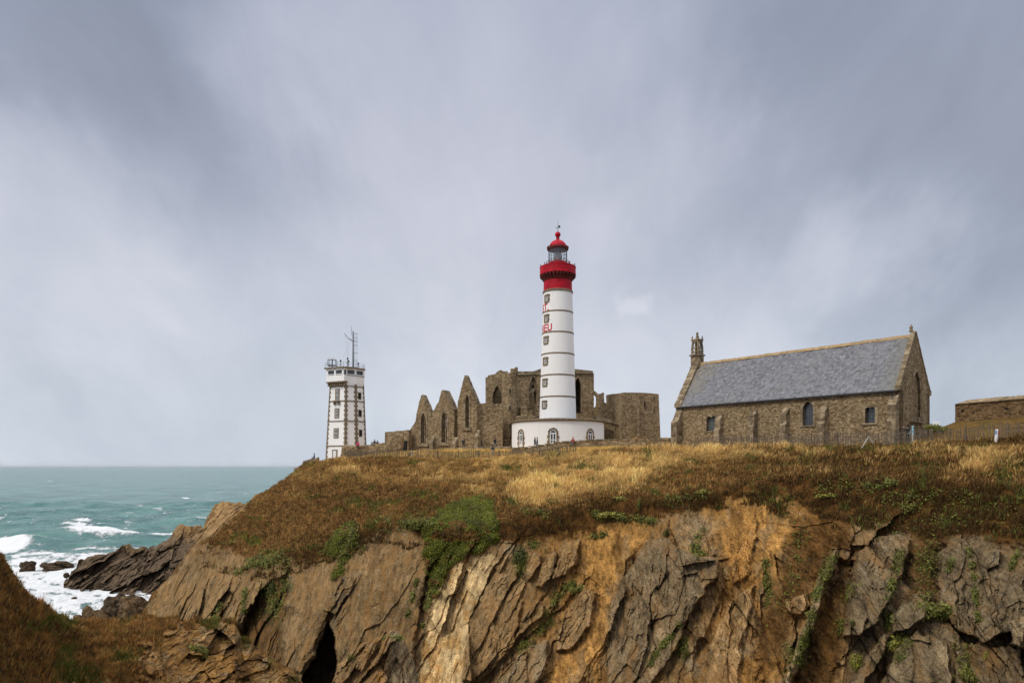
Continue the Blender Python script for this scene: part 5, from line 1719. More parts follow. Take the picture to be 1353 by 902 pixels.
# dressed surrounds and sills of the lancets
for pl, par, cx_, w_, y0, ys, yt in ((g1, o1, 559.4, 6.8, 585.5, 556, 545), (g2, o2, 586.9, 7.2, 584.5, 553, 544), (g3, o3, 617.3, 4.6, 564.5, 530, 521)):
    mb = MB()
    inn = parch(cx_, w_, y0, ys, yt)
    ou = parch(cx_, w_ + 4.2, y0 + .1, ys, yt - 3)
    pl.slab(mb, ou, [inn], .3, .05, AR)
    ou = [(cx_ - w_ / 2 - 4, y0 + 4), (cx_ + w_ / 2 + 4, y0 + 4), (cx_ + w_ / 2 + 3, y0), (cx_ - w_ / 2 - 3, y0)]
    pl.slab(mb, ou, [], .5, .3, AR)
    w = mb.build('window_surround', M['ashlar'], par)
    mb = MB()
    pl.slab(mb, parch(cx_, w_, y0, ys, yt), [parch(cx_ - .26 * w_, w_ * .3, y0 - .5, ys + 2, ys - 3), parch(cx_ + .22 * w_, w_ * .3, y0 - .5, ys + 2, ys - 3)] if w_ > 6 else [parch(cx_, w_ * .5, y0 - .5, ys + 2, yt + 2)], .22, -.45, AR)
    mb.build('tracery', M['ashlar'], w)
# pale broken copings: side faces of gables, and the walls that run back from them
for pl, px, yt, ln in ((g1, 573.3, 552, 9), (g2, 604.3, 548, 10), (g3, 633.3, 533, 10)):
    mb = MB()
    s, z = pl.pt(px, yt)
    for i in range(6):
        a, b_ = 1.3 + ln * i / 6, 1.3 + ln * (i + 1) / 6
        c0 = pl.o + pl.u * (s - .9) - AR
        zt = z - 1.2 - .45 * i + random.uniform(-.3, .3)
        vs = []
        for q in (a, b_):
            for (du, zz) in ((0, -1.2), (.88, -1.2), (.88, zt - AR.z), (0, zt - AR.z)):
                v = c0 + pl.u * du + pl.n * q
                vs.append((v.x, v.y, zz))
        mb.add(vs, [(0, 1, 2, 3), (7, 6, 5, 4), (0, 4, 5, 1), (1, 5, 6, 2), (2, 6, 7, 3), (3, 7, 4, 0)])
    mb.build('return_wall', mr, ab)
# stepped buttresses between the gables
for pl, px, yt, w_ in ((g1, 572, 556, 4), (g2, 601, 558, 4.5), (g3, 631, 548, 4)):
    mb = MB()
    s, z = pl.pt(px, yt)
    s0, _ = pl.pt(px + w_, yt)
    wd = s0 - s
    o = pl.o + pl.u * s - AR
    mb.slab([(0, -1.2), (1.5, -1.2), (1.5, z - AR.z - 3.2), (1.0, z - AR.z - 2.6), (1.0, z - AR.z - 1.2), (0, z - AR.z)], [], o, -pl.n, pl.u * wd)
    mb.build('buttress', M['ashlar'], ab)

# pale coping stones on the right-hand slopes
for pl, par, a_, b_, t_ in ((g1, o1, (558, 521.5), (569.8, 549), 1.3), (g2, o2, (588, 515.5), (600.2, 541.5), 1.5), (g3, o3, (615, 495.6), (630, 531.5), 1.3)):
    mb = MB()
    n = 9
    for i in range(n):
        p = (a_[0] + (b_[0] - a_[0]) * i / n, a_[1] + (b_[1] - a_[1]) * i / n)
        q = (a_[0] + (b_[0] - a_[0]) * (i + .93) / n, a_[1] + (b_[1] - a_[1]) * (i + .93) / n)
        e = random.uniform(.2, .7)
        pl.slab(mb, [(p[0] - 1.3, p[1] + .8), (q[0] - 1.3, q[1] + .8), (q[0] + e, q[1] - .3), (p[0] + e, p[1] - .3)][::1], [], t_, .1, AR)
    mb.build('coping', M['ashlar'], par)

# plain wall joining gables and choir
pw = Plane(633, 120.5, -4)
pw.slab(MB(), rough([(633, 605), (664, 605), (664, 533), (633, 532.5)], 2.5, .35, 4, low), [], 1.2, 0, AR).build('nave_wall', mr, ab)
# choir, west part with the great arch
pc = Plane(644, 129, -14)
out = rough([(644.4, 600), (666, 600), (666, 490.5), (661.7, 488.5), (657, 491), (654, 494), (650, 494.6), (644.4, 495.5)], 2.4, .4, 5, low)
pc.slab(MB(), out, [parch(657, 12.5, 540, 527, 509.5)], 1.6, 0, AR).build('choir_wall', mr, ab)
mb = MB()
inn, ou = parch(657, 12.5, 533, 527, 509.5), parch(657, 15.5, 533, 527, 506.5)
pc.slab(mb, ou, [inn], .4, .08, AR)
mb.build('arch_surround', M['ashlar'], ab)
# stair turret, many-sided, ragged top, slit windows
mt_ = Plane(673.5, 124.5, 0)
c = mt_.at(673.5, 560) - AR
kk = 124.5 / F
zt1, zt2 = (HY - 486.5) * kk - AR.z, (HY - 491) * kk - AR.z
rt_ = 10.4 * kk
mb = MB()
n = 16
vs = []
for lev in range(2):
    for i in range(n):
        a = 2 * math.pi * i / n + .2
        x, y = c.x + rt_ * math.cos(a), c.y + rt_ * math.sin(a)
        vs.append((x, y, -1.5 if lev == 0 else (zt1 - .6 if math.cos(a) > .25 else zt2 - .5) + random.uniform(-.12, .12)))
mb.add(vs, [(i, (i + 1) % n, n + (i + 1) % n, n + i) for i in range(n)] + [tuple(range(n, 2 * n))])
tu = mb.build('stair_turret', mr, ab)
mb = MB()
for i, (a_, b_, y) in enumerate(((674.5, 680.5, 487.5), (680, 684.3, 485.6), (664, 671, 491))):
    p0, p1 = mt_.at(a_, y) - AR, mt_.at(b_, 495) - AR
    mb.box(p0.x, p1.x, p0.y - rt_ * .55 + i * .1, p0.y + rt_ * .6, p1.z, p0.z)
mb.build('broken_parapet', mr, tu)
for (px, py, hh) in ((673.9, 517.5, 6), (674, 539.5, 6), (674.2, 564, 5), (674.2, 579.5, 4.5)):
    p = mt_.at(px, py) - AR
    dx_ = p.x - c.x
    yy = c.y - math.sqrt(max(.1, rt_ ** 2 - dx_ ** 2))
    mb = MB()
    obox(mb, (p.x, yy, p.z), (1, 0, 0), .62, hh * kk + .25, -.5, .06)
    f = mb.build('slit_window', M['ashlar'], tu)
    mb = MB()
    obox(mb, (p.x, yy, p.z), (1, 0, 0), .26, hh * kk, -.5, .075)
    mb.build('opening', M['dark'], f)
# choir, recessed middle with tall window, and the part right of the lighthouse
pm = Plane(684, 131, 4)
out = rough([(683.5, 600), (782, 600), (782, 491.5), (776, 490), (760, 489), (740, 487.5), (715, 488.2), (703, 493), (690, 494), (683.5, 493.5)], 3, .25, 6, low)
pm.slab(MB(), out, [parch(704.5, 11, 540, 514, 496.5), parch(763.5, 9, 545, 512, 498)], 1.5, 0, AR).build('choir_wall', mr, ab)
mb = MB()
pm.slab(mb, parch(704.5, 14, 540, 514, 494), [parch(704.5, 11, 540, 514, 496.5)], .4, .1, AR)
pm.slab(mb, parch(763.5, 12, 545, 512, 495.5), [parch(763.5, 9, 545, 512, 498)], .4, .1, AR)
f = mb.build('arch_surround', M['ashlar'], ab)
mb = MB()
pm.slab(mb, parch(704.5, 11, 540, 514, 496.5), [parch(701.5, 3.2, 538, 519, 514), parch(707.3, 3.2, 538, 519, 514), [(702.6, 509), (704.5, 507), (706.4, 509), (706.3, 512), (704.5, 513.5), (702.7, 512)], [(703.4, 503.5), (704.5, 502), (705.6, 503.5), (704.5, 505)]], .25, -.5, AR)
mb.build('tracery', M['ashlar'], f)
mb = MB()
pm.slab(mb, [(682.5, 495.3), (783.3, 493.4), (783.3, 490.2), (760, 487.6), (715, 487), (703, 491), (682.5, 491)], [], 2.0, .3, AR)
mb.build('cornice', M['ashlar'], ab)
# roof slab added to keep light out; back and side walls close the choir
pb = Plane(644, 141, -2)
mb = pb.slab(MB(), [(648, 600), (779, 600), (779, 497), (648, 499)], [], 1.2, 0, AR)
mb.build('back_wall', mr, ab)
p0, p1, p2, p3 = pc.at(645, 498) - AR, pm.at(781.3, 493) - AR, pb.at(778.5, 498) - AR, pb.at(649, 499.5) - AR
for a_, b_ in ((p0, p3), (p1, p2)):
    nn = (b_ - a_).cross(UP).normalized() * .5
    mb = MB()
    mb.add([a_ - nn, b_ - nn, b_ + nn, a_ + nn] + [Vector((q.x, q.y, -1.5)) for q in (a_ - nn, b_ - nn, b_ + nn, a_ + nn)], [(0, 1, 2, 3), (0, 4, 5, 1), (1, 5, 6, 2), (2, 6, 7, 3), (3, 7, 4, 0)])
    mb.build('end_wall', mr, ab)
pt_ = [pm.at(685, 493, -1.2) - AR, p1, p2, pb.at(686, 497.5) - AR]
zr = min(q.z for q in pt_) + .15
mb = MB().add([Vector((q.x, q.y, zr)) for q in pt_] + [Vector((q.x, q.y, zr + .4)) for q in pt_], [(3, 2, 1, 0), (4, 5, 6, 7), (0, 1, 5, 4), (1, 2, 6, 5), (2, 3, 7, 6), (3, 0, 4, 7)])
mb.build('shade_slab', M['lead'], ab)
# buttress piers with gabled heads, and small flying arches
for (pa, pb_, yt, d, dp) in ((688.6, 696.4, 517.5, 124, 2.4), (683.6, 690.5, 529.5, 122, 2.0), (698.8, 706.8, 528.5, 123, 2.4), (707, 713.5, 515.5, 127, 2.0)):
    pl = Plane((pa + pb_) / 2, d, 14)
    mb = MB()
    s0, z = pl.pt(pa, yt)
    s1, _ = pl.pt(pb_, yt)
    mb.slab([(-.3, -1.5), (dp, -1.5), (dp, z - AR.z - .35), (dp * .5, z - AR.z), (-.15, z - AR.z - .25), (-.15, z - AR.z - 1.5), (-.3, z - AR.z - 1.7)], [], pl.o + pl.u * s0 - AR, pl.n, pl.u * (s1 - s0))
    mb.build('buttress_pier', mr, ab)
pl = Plane(700, 126, 10)
mb = pl.slab(MB(), [(695.5, 521.5), (695.5, 525.5), (700, 521.5), (706, 517), (706, 512.5), (700, 517)], [], .8, 0, AR)
mb.build('flying_arch', M['ashlar'], ab)
pl = Plane(788, 128, 6)
mb = pl.slab(MB(), rough([(780.5, 510.5), (780.5, 521), (784, 519.8), (787.5, 522), (789.8, 526), (790.3, 532), (790.3, 539), (793, 539), (793, 523), (790.5, 520.5), (786, 516.5)], 2.5, .2, 8), [], .9, 0, AR)
mb.build('flying_arch', mr, ab)
pl = Plane(794, 126.5, 4)
mb = pl.slab(MB(), rough([(790.3, 600), (798.2, 600), (798.2, 519), (796.6, 518.2), (796.4, 520.5), (791.5, 519.8), (790.3, 522)], 2.5, .25, 9, low), [], 2.2, 0, AR)
mb.build('buttress_pier', mr, ab)
pl = Plane(786, 131.5, 0)
pl.slab(MB(), rough([(780, 600), (792, 600), (792, 540), (787, 536.5), (784, 539), (780, 537)], 2.5, .4, 10, low), [], 1, 0, AR).build('broken_wall', mr, ab)
# stepped ruin wall running to the square tower, lean-to with an arched doorway
pl = Plane(810, 121, 2)
mb = pl.slab(MB(), rough([(797.5, 600), (823.5, 600), (823.5, 545), (821.5, 538), (815, 537.5), (812, 540), (806, 540), (805, 536), (802.5, 531.5), (799.5, 532), (797.5, 530)], 2.2, .35, 11, low), [], 1.2, 0, AR)
mb.build('broken_wall', mr, ab)
pl = Plane(800, 117.5, 2)
mb = pl.slab(MB(), rough([(788, 600), (826, 600), (825, 583), (823, 568), (820.5, 560), (812, 557), (800, 553), (788, 551.5)], 3, .25, 12, low), [parch(804.8, 13.2, 588, 573, 566.8, 9)], 1.0, 0, AR)
ln_ = mb.build('lean_to_wall', mr, ab)
mb = MB()
pl.slab(mb, parch(804.8, 16, 588, 573, 565), [parch(804.8, 13.2, 588, 573, 566.8, 9)], .3, .05, AR)
pl.slab(mb, [(786, 553.2), (822, 562.3), (821, 559.2), (812, 556), (800, 552), (786, 550.2)], [], 1.6, .3, AR)
mb.build('coping', M['ashlar'], ln_)
pl.slab(MB(), [(790, 600), (822, 600), (820, 566), (790, 558)], [], .2, -4.0, AR).build('inner_wall', mr, ln_)

# ---------------------------------------------------------------- square tower ruin at the right of the abbey
TR = P(834, HY, 117) + Vector((0, 0, 2.5))
tw_ = thing('square_tower', 'squat square stone tower with a flat ragged top between lighthouse and chapel', 'tower', TR)
k7 = 117 / F
bt = [(820, 114.8), (874, 118.5), (868, 130), (806, 126)]
tp = [(822, 115.4, 518.8), (870.3, 118.7, 520.6), (866, 129, 520), (800.5, 126, 521.5)]
mb = MB()
N_ = 14
ringb, ringt = [], []
for i in range(4):
    a_, b_ = bt[i], bt[(i + 1) % 4]
    c_, d_ = tp[i], tp[(i + 1) % 4]
    for j in range(N_):
        t_ = j / N_
        ringb.append(P(a_[0] + (b_[0] - a_[0]) * t_, 600, a_[1] + (b_[1] - a_[1]) * t_) - TR)
        d__ = c_[1] + (d_[1] - c_[1]) * t_
        bul = -1.2 * math.sin(math.pi * t_) if i == 0 else 0
        ringt.append(P(c_[0] + (d_[0] - c_[0]) * t_, c_[2] + (d_[2] - c_[2]) * t_ + bul + random.uniform(-.35, .35), d__) - TR)
n = len(ringb)
for q in ringb:
    q.z = -1.5
mb.add(ringb + ringt, [(i, (i + 1) % n, n + (i + 1) % n, n + i) for i in range(n)] + [tuple(range(n, 2 * n))])
mb.build('tower_body', mr, tw_)
pl = Plane(846, 116.9, math.degrees(math.atan2(3.4, (870 * 118.6 - 821 * 115.1) / F - CX * 3.5 / F)))
for (px, py, w_, h_) in ((851.3, 533.5, 2.2, 5.5), (863.6, 526.5, 1.6, 2.4), (864.2, 540, 1.0, 3.4), (854, 538.5, 1.6, 1.6)):
    cpt = pl.at(px, py) - TR
    f = obox(MB(), cpt, pl.u, (w_ + 1.2) * k7, (h_ + 1.2) * k7, -1.0, .13).build('slit_window', M['ashlar'], tw_)
    obox(MB(), cpt, pl.u, w_ * k7, h_ * k7, -1.0, .16).build('opening', M['dark'], f)
pl = Plane(821, 115.0, -1)
mb = MB()
for (px, w_, d_) in ((843.5, 2.2, .25),):
    for i in range(9):
        cpt = Plane(846, 116.3, 8).at(px, 536 + i * 5.4) - TR
        obox(mb, cpt, Vector((1, .13, 0)), .36, .66, -.6, .12)
mb.build('pilaster', M['ashlar'], tw_)


# ---------------------------------------------------------------- low walls around the abbey
def low_wall(name, lab, path, h, th, mat, seed, cat='wall', step=0.9, cop=None):
    """dry stone wall along world points (x, y); height h or (h0, h1)"""
    root = thing(name, lab, cat, Vector((path[0][0], path[0][1], ground(*path[0]))))
    g = np.random.default_rng(seed)
    P2, acc = [], [0]
    for a_, b_ in zip(path[:-1], path[1:]):
        acc.append(acc[-1] + math.dist(a_, b_))
    n = max(2, int(acc[-1] / step))
    mb, cp = MB(), MB()
    prev = None
    for i in range(n + 1):
        s = acc[-1] * i / n
        x = float(np.interp(s, acc, [p[0] for p in path]))
        y = float(np.interp(s, acc, [p[1] for p in path]))
        j = min(len(path) - 2, max(0, int(np.searchsorted(acc, s) - 1)))
        dr = Vector((path[j + 1][0] - path[j][0], path[j + 1][1] - path[j][1], 0)).normalized()
        nn = Vector((-dr.y, dr.x, 0))
        hh = np.interp(i / n, np.linspace(0, 1, len(h)), h) if hasattr(h, '__len__') else h
        z0 = ground(x, y)
        zt = z0 + hh + g.uniform(-.06, .06)
        sec = [Vector((x, y, z0 - .6)) - nn * th * .55, Vector((x, y, z0 - .6)) + nn * th * .55, Vector((x, y, zt)) + nn * th * .45, Vector((x, y, zt)) - nn * th * .45]
        sec = [q - root.location for q in sec]
        m = len(mb.v)
        mb.v += [tuple(q) for q in sec]
        if i:
            mb.f += [(m - 4 + a_, m - 4 + (a_ + 1) % 4, m + (a_ + 1) % 4, m + a_) for a_ in range(4)]
        else:
            mb.f.append((3, 2, 1, 0))
        if i == n:
            mb.f.append((m, m + 1, m + 2, m + 3))
    mb.build('masonry', mat, root)
    if cop:
        for i in range(n):
            s = acc[-1] * (i + .5) / n
            x, y = float(np.interp(s, acc, [p[0] for p in path])), float(np.interp(s, acc, [p[1] for p in path]))
            j = min(len(path) - 2, max(0, int(np.searchsorted(acc, s) - 1)))
            dr = Vector((path[j + 1][0] - path[j][0], path[j + 1][1] - path[j][1], 0)).normalized()
            hh = np.interp((i + .5) / n, np.linspace(0, 1, len(h)), h) if hasattr(h, '__len__') else h
            obox(cp, Vector((x, y, ground(x, y) + hh + .08)) - root.location, dr, step * .97, .16 + g.uniform(-.02, .04), -th * .6, th * .6)
        cp.build('coping', cop, root)
    return root


def xy(px, d):
    return ((px - CX) / F * d, d)


low_wall('ruin_wall', 'low roofless brown wall with a doorway left of the first pointed gable', [xy(510.5, 128), xy(542, 125)], 4.0, .9, mr, 21, step=.6)
o = obox(MB(), Vector((*xy(536, 124.9), 3.6)), Vector((1, -.1, 0)), .9, 2.2, -.2, .12)
root = bpy.data.objects['ruin_wall']
for v_i in range(len(o.v)):
    o.v[v_i] = tuple(Vector(o.v[v_i]) - root.location)
o.build('doorway', M['dark'], root)
low_wall('boundary_wall', 'long low grey stone wall running from the lighthouse base towards the chapel', [xy(676, 103), xy(757, 102), xy(834, 101), xy(886, 98)], (0.7, .75, .9, 1.0), .55, M['ruin'], 22, cop=M['ashlar'], step=1.2)
low_wall('rubble_wall', 'short golden lichened rubble wall in front of the square tower', [xy(833.5, 104), xy(850, 103.5), xy(856, 108)], (1.8, 1.7, 1.3), .8, M['golden_rubble'], 23, step=.5)
low_wall('broken_wall', 'low broken grey wall closing the gap between square tower and chapel', [xy(866, 110), xy(873, 108), xy(887, 106)], (1.2, 1.9, 1.85), .8, M['ruin'], 24, step=.6)
low_wall('terrace_kerb', 'pale straight stone kerb at the foot of the abbey gables', [xy(594, 113), xy(635, 110), xy(676, 107)], .28, .5, M['ashlar'], 25, cat='kerb', step=1.5)
# ---------------------------------------------------------------- signal tower (semaphore) at the left
SB = Vector(((457.2 - CX) / F * 150, 150, 1.4))
sm = thing('signal_tower', 'white angular signal tower with dark stone corners and a glazed lookout room', 'tower', SB)
ks = 150 / F
PLAN = [(-4.45, -.2), (.45, -2.7), (2.75, -1.5), (4.4, .9), (3.0, 5.2), (-2.6, 5.6)]
HT = (HY - 508) * ks - SB.z


def sz(y):
    return (HY - y) * ks - SB.z


def sc_(z):
    return 1 - .175 * max(0, min(z, HT)) / HT


def sp_(i, z, grow=0.0):
    x, y = PLAN[i % 6]
    l_ = math.hypot(x, y - 1.2)
    s = sc_(z)
    return Vector((x * s + grow * x / l_ + .1 * z / HT, (y - 1.2) * s + 1.2 + grow * (y - 1.2) / l_, z))


def ring6(mb, z0, z1, g0, g1=None):
    g1 = g0 if g1 is None else g1
    vs = [sp_(i, z0, g0) for i in range(6)] + [sp_(i, z1, g1) for i in range(6)]
    mb.add(vs, [(i, (i + 1) % 6, 6 + (i + 1) % 6, 6 + i) for i in range(6)] + [(5, 4, 3, 2, 1, 0), (6, 7, 8, 9, 10, 11)])
    return mb


ring6(MB(), -1.5, HT, 0).build('tower_wall', M['white'], sm)
for y in (589, 556.7, 530.4, 511):
    ring6(MB(), sz(y) - .11, sz(y) + .11, .10).build('string_course', M['granite'], sm)
for i in range(4):
    mb = MB()
    z = .05
    j = 0
    while z < HT - .4:
        e = .46 if j % 2 else .26
        c = sp_(i, z)
        for nb in (-1, 1):
            if (i == 0 and nb < 0) or (i == 3 and nb > 0):
                continue
            d_ = (sp_(i + nb, z) - c)
            d_.z = 0
            d_.normalize()
            u = d_ if nb > 0 else -d_
            obox(mb, sp_(i, z + .24) + d_ * (e / 2) * (1 if True else 0), u, e, .46, -.15, .055 + .004 * (nb > 0))
        z += .5
        j += 1
    mb.build('corner_quoins', M['granite'], sm)


def sface(i, t, z):
    a_, b_ = sp_(i, z), sp_(i + 1, z)
    u = (b_ - a_).normalized()
    return a_ + (b_ - a_) * t, u


def swin(i, t, yc, wpx, hpx, door=False, french=False, slit=False):
    z = sz(yc)
    c, u = sface(i, t, z)
    w, h = wpx * ks, hpx * ks
    f = obox(MB(), c, u, w + (.25 if slit else .55), h + (.3 if slit else .55), -.3, .07).build('door' if door else 'window', M['granite'], sm)
    obox(MB(), c, u, w, h, -.2, .085).build('pane', M['dark'] if slit else M['pane'] if not door else M['white_frame'], f)
    jo = MB()
    for dx_ in (-w / 2 + .06, 0, w / 2 - .06):
        obox(jo, c + u * dx_, u, .065, h, 0, .11)
    for dz_ in (-h / 2 + .06, h / 2 - .06, 0):
        obox(jo, c + UP * dz_, u, w, .08, 0, .105)
    if not door and not slit:
        jo.build('casement', M['white_frame'], f)
    if french:
        obox(MB(), c - UP * (h / 2 + .25), u, w + 1.0, .2, 0, .8).build('balcony_slab', M['granite'], sm)
        for q in (-.6, .6):
            obox(MB(), c - UP * (h / 2 + .7) + u * q, u, .3, .7, 0, .5, .9).build('balcony_bracket', M['granite'], sm)


swin(0, .50, 522.5, 4.2, 13, french=True)
swin(0, .51, 546.5, 4.6, 10)
swin(0, .50, 572.5, 4.8, 10)
swin(0, .47, 601, 5, 11, door=True)
for y in (523, 546, 572):
    swin(2, .42, y, 4.2, 7.5, slit=True)
# lookout room: plain upper wall, projecting bay on corbels at the front
HB, HC = sz(505), sz(488)
ring6(MB(), HT, sz(496.8), .06).build('upper_wall', M['white'], sm)
ring6(MB(), sz(497.4), sz(496.6), .14).build('string_course', M['granite'], sm)
mb = MB()
ring6(mb, sz(496.6), HC - .02, -.35)
mb.build('lookout_core', M['pane'], sm)
for i in range(6):
    a_, b_ = sp_(i, HT), sp_(i + 1, HT)
    ln = (b_ - a_).length
    u = (b_ - a_).normalized()
    npost = max(2, int(ln / 1.4) + 1)
    mb = MB()
    for j in range(npost):
        t = j / (npost - 1)
        q = a_ + (b_ - a_) * t
        q.z = (sz(496.6) + HC) / 2
        obox(mb, q, u, .34, HC - sz(496.6), -.3, .04)
    q = (a_ + b_) / 2
    obox(mb, Vector((q.x, q.y, HC - .16)), u, ln, .32, -.3, .03)
    obox(mb, Vector((q.x, q.y, sz(496.3))), u, ln, .3, -.3, .03)
    mb.build('window_wall', M['white'], sm)
a_, b_ = sp_(0, HT), sp_(1, HT)
u = (b_ - a_).normalized()
nrm = -(UP.cross(u))
bc = (a_ + b_) / 2
bw = (b_ - a_).length + .5
bay = MB()
q = Vector((bc.x, bc.y, (HB + sz(497)) / 2))
obox(bay, q, u, bw, sz(497) - HB, -.5, .85)
for t in (-.5, -.02, .46):
    obox(bay, Vector((bc.x, bc.y, (sz(497) + HC) / 2)) + u * (t * (bw - .5)), u, .42, HC - sz(497), -.3, .84)
obox(bay, Vector((bc.x, bc.y, HC - .2)), u, bw, .4, -.3, .84)
by_ = bay.build('lookout_bay', M['white'], sm)
obox(MB(), Vector((bc.x, bc.y, (sz(497) + HC) / 2)), u, bw - .4, HC - sz(497) - .1, -.3, .6).build('bay_window', M['pane'], by_)
for t in (-.25, .23):
    obox(MB(), Vector((bc.x, bc.y, sz(495.8))) + u * (t * bw), u, bw * .38, .16, .6, .9).build('bay_sill', M['white_frame'], by_)
cb = MB()
obox(cb, Vector((bc.x, bc.y, HB - .1)), u, bw + .1, .26, -.4, .9)
for j in range(8):
    t = -.5 + (j + .5) / 8
    obox(cb, Vector((bc.x, bc.y, HB - .55)) + u * (t * bw), u, .34, .75, -.3, .62, .95)
cb.build('corbel_table', M['granite'], sm)
rf = MB()
pts = [sp_(i, HT, .35) for i in range(6)]
pts[0] = pts[0] + nrm * .95 - u * .35
pts.insert(1, sp_(1, HT, .3) + nrm * .95 + u * .1)
pts[2] = sp_(1, HT, .35) + u * .35
n = len(pts)
rf.add([Vector((p.x, p.y, HC)) for p in pts] + [Vector((p.x, p.y, HC + .28)) for p in pts], [tuple(range(n - 1, -1, -1)), tuple(range(n, 2 * n))] + [(i, (i + 1) % n, n + (i + 1) % n, n + i) for i in range(n)])
rf.build('flat_roof', M['granite'], sm)
RZ = HC + .28
# railing, radar, aerials and the mast on the roof
mb = MB()
rp = [Vector((p.x * .95, (p.y - 1.2) * .95 + 1.2, RZ)) for p in pts]
for a_, b_ in zip(rp, rp[1:] + rp[:1]):
    for zz in (.55, 1.0):
        mb.bar(a_ + UP * zz, b_ + UP * zz, .025)
    m_ = max(1, int((b_ - a_).length / 1.4))
    for j in range(m_):
        q = a_ + (b_ - a_) * j / m_
        mb.bar(q, q + UP * 1.0, .03)
mb.build('roof_railing', M['metal'], sm)
rx, ry = (440 - 457.2) * ks, -.6
mb = MB()
for sx in (-.85, .85):
    for sy in (-.5, .5):
        mb.bar((rx + sx, ry + sy, RZ + .3), (rx + sx, ry + sy, RZ + 1.7), .06)
for z in (.5, 1.7):
    for sy in (-.5, .5):
        mb.bar((rx - .85, ry + sy, RZ + z), (rx + .85, ry + sy, RZ + z), .045)
    for sx in (-.85, .85):
        mb.bar((rx + sx, ry - .5, RZ + z), (rx + sx, ry + .5, RZ + z), .045)
mb.bar((rx, ry, RZ), (rx, ry, RZ + 1.9), .12)
mb.bar((rx - .85, ry - .5, RZ + .5), (rx + .85, ry + .5, RZ + .5), .1)
rd_ = mb.build('radar_frame', M['metal_dark'], sm)
mb = MB()
mb.box(rx - 1.0, rx + .75, ry - .12, ry + .12, RZ + 2.0, RZ + 2.14)
mb.bar((rx, ry, RZ + 1.85), (rx, ry, RZ + 2.02), .12)
mb.build('radar_bar', M['white_frame'], rd_)
for px, h_ in ((449.5, 1.5), (458.8, 2.0), (460.2, 1.4), (473, .9)):
    x = (px - 457.2) * ks
    mb = MB().bar((x, .3, RZ), (x, .3, RZ + h_), .08, .05)
    mb.lathe([(.0, RZ + h_ - .1), (.18, RZ + h_), (.18, RZ + h_ + .3), (.0, RZ + h_ + .45)], 8, (x, .3))
    mb.bar((x - .3, .3, RZ + h_ * .6), (x + .3, .3, RZ + h_ * .6), .04)
    mb.build('aerial', M['metal_dark'], sm)
xm = (466.3 - 457.2) * ks
zt_ = sz(437)
mb = MB().bar((xm, .2, RZ - .2), (xm, .2, zt_), .17, .10, 8)
ms = mb.build('mast', M['metal_dark'], sm)
mb = MB()
mb.bar((xm - .35, .2, zt_ - .9), (xm - .35, .2, sz(431)), .035)
mb.bar((xm - .35, .2, zt_ - .9), (xm, .2, zt_ - .9), .03)
mb.tube([(xm - 1.9, .2, sz(440)), (xm - 1.2, .2, sz(446)), (xm, .2, sz(450)), (xm + 1.0, .2, sz(451.3))], .06)
mb.bar((xm, .2, sz(452)), (xm - 1.0, .2, sz(447)), .03)
mb.build('yardarm', M['metal_dark'], ms)
mb = MB()
for q in (0.3, .85):
    mb.bar((xm + q, .2, RZ), (xm + q, .2, sz(440)), .025)
z = RZ + .4
while z < sz(440):
    mb.bar((xm + .3, .2, z), (xm + .85, .2, z), .02)
    z += .55
for y in (440.5, 446, 456, 466, 476):
    zz = sz(y)
    mb.tube([(xm + .57 + .42 * math.cos(2 * math.pi * i / 10), .2 + .42 * math.sin(2 * math.pi * i / 10), zz) for i in range(11)], .022)
mb.build('caged_ladder', M['metal'], ms)
mb = MB()
for a_ in ((-1.8, 440.3), (-1.15, 446.2)):
    mb.bar((xm + a_[0], .2, sz(a_[1])), (xm - .9, .2, RZ), .012)
mb.bar((xm, .2, sz(442)), (xm - 3.4, 1.0, RZ), .010)
mb.build('stay_wire', M['metal'], ms)
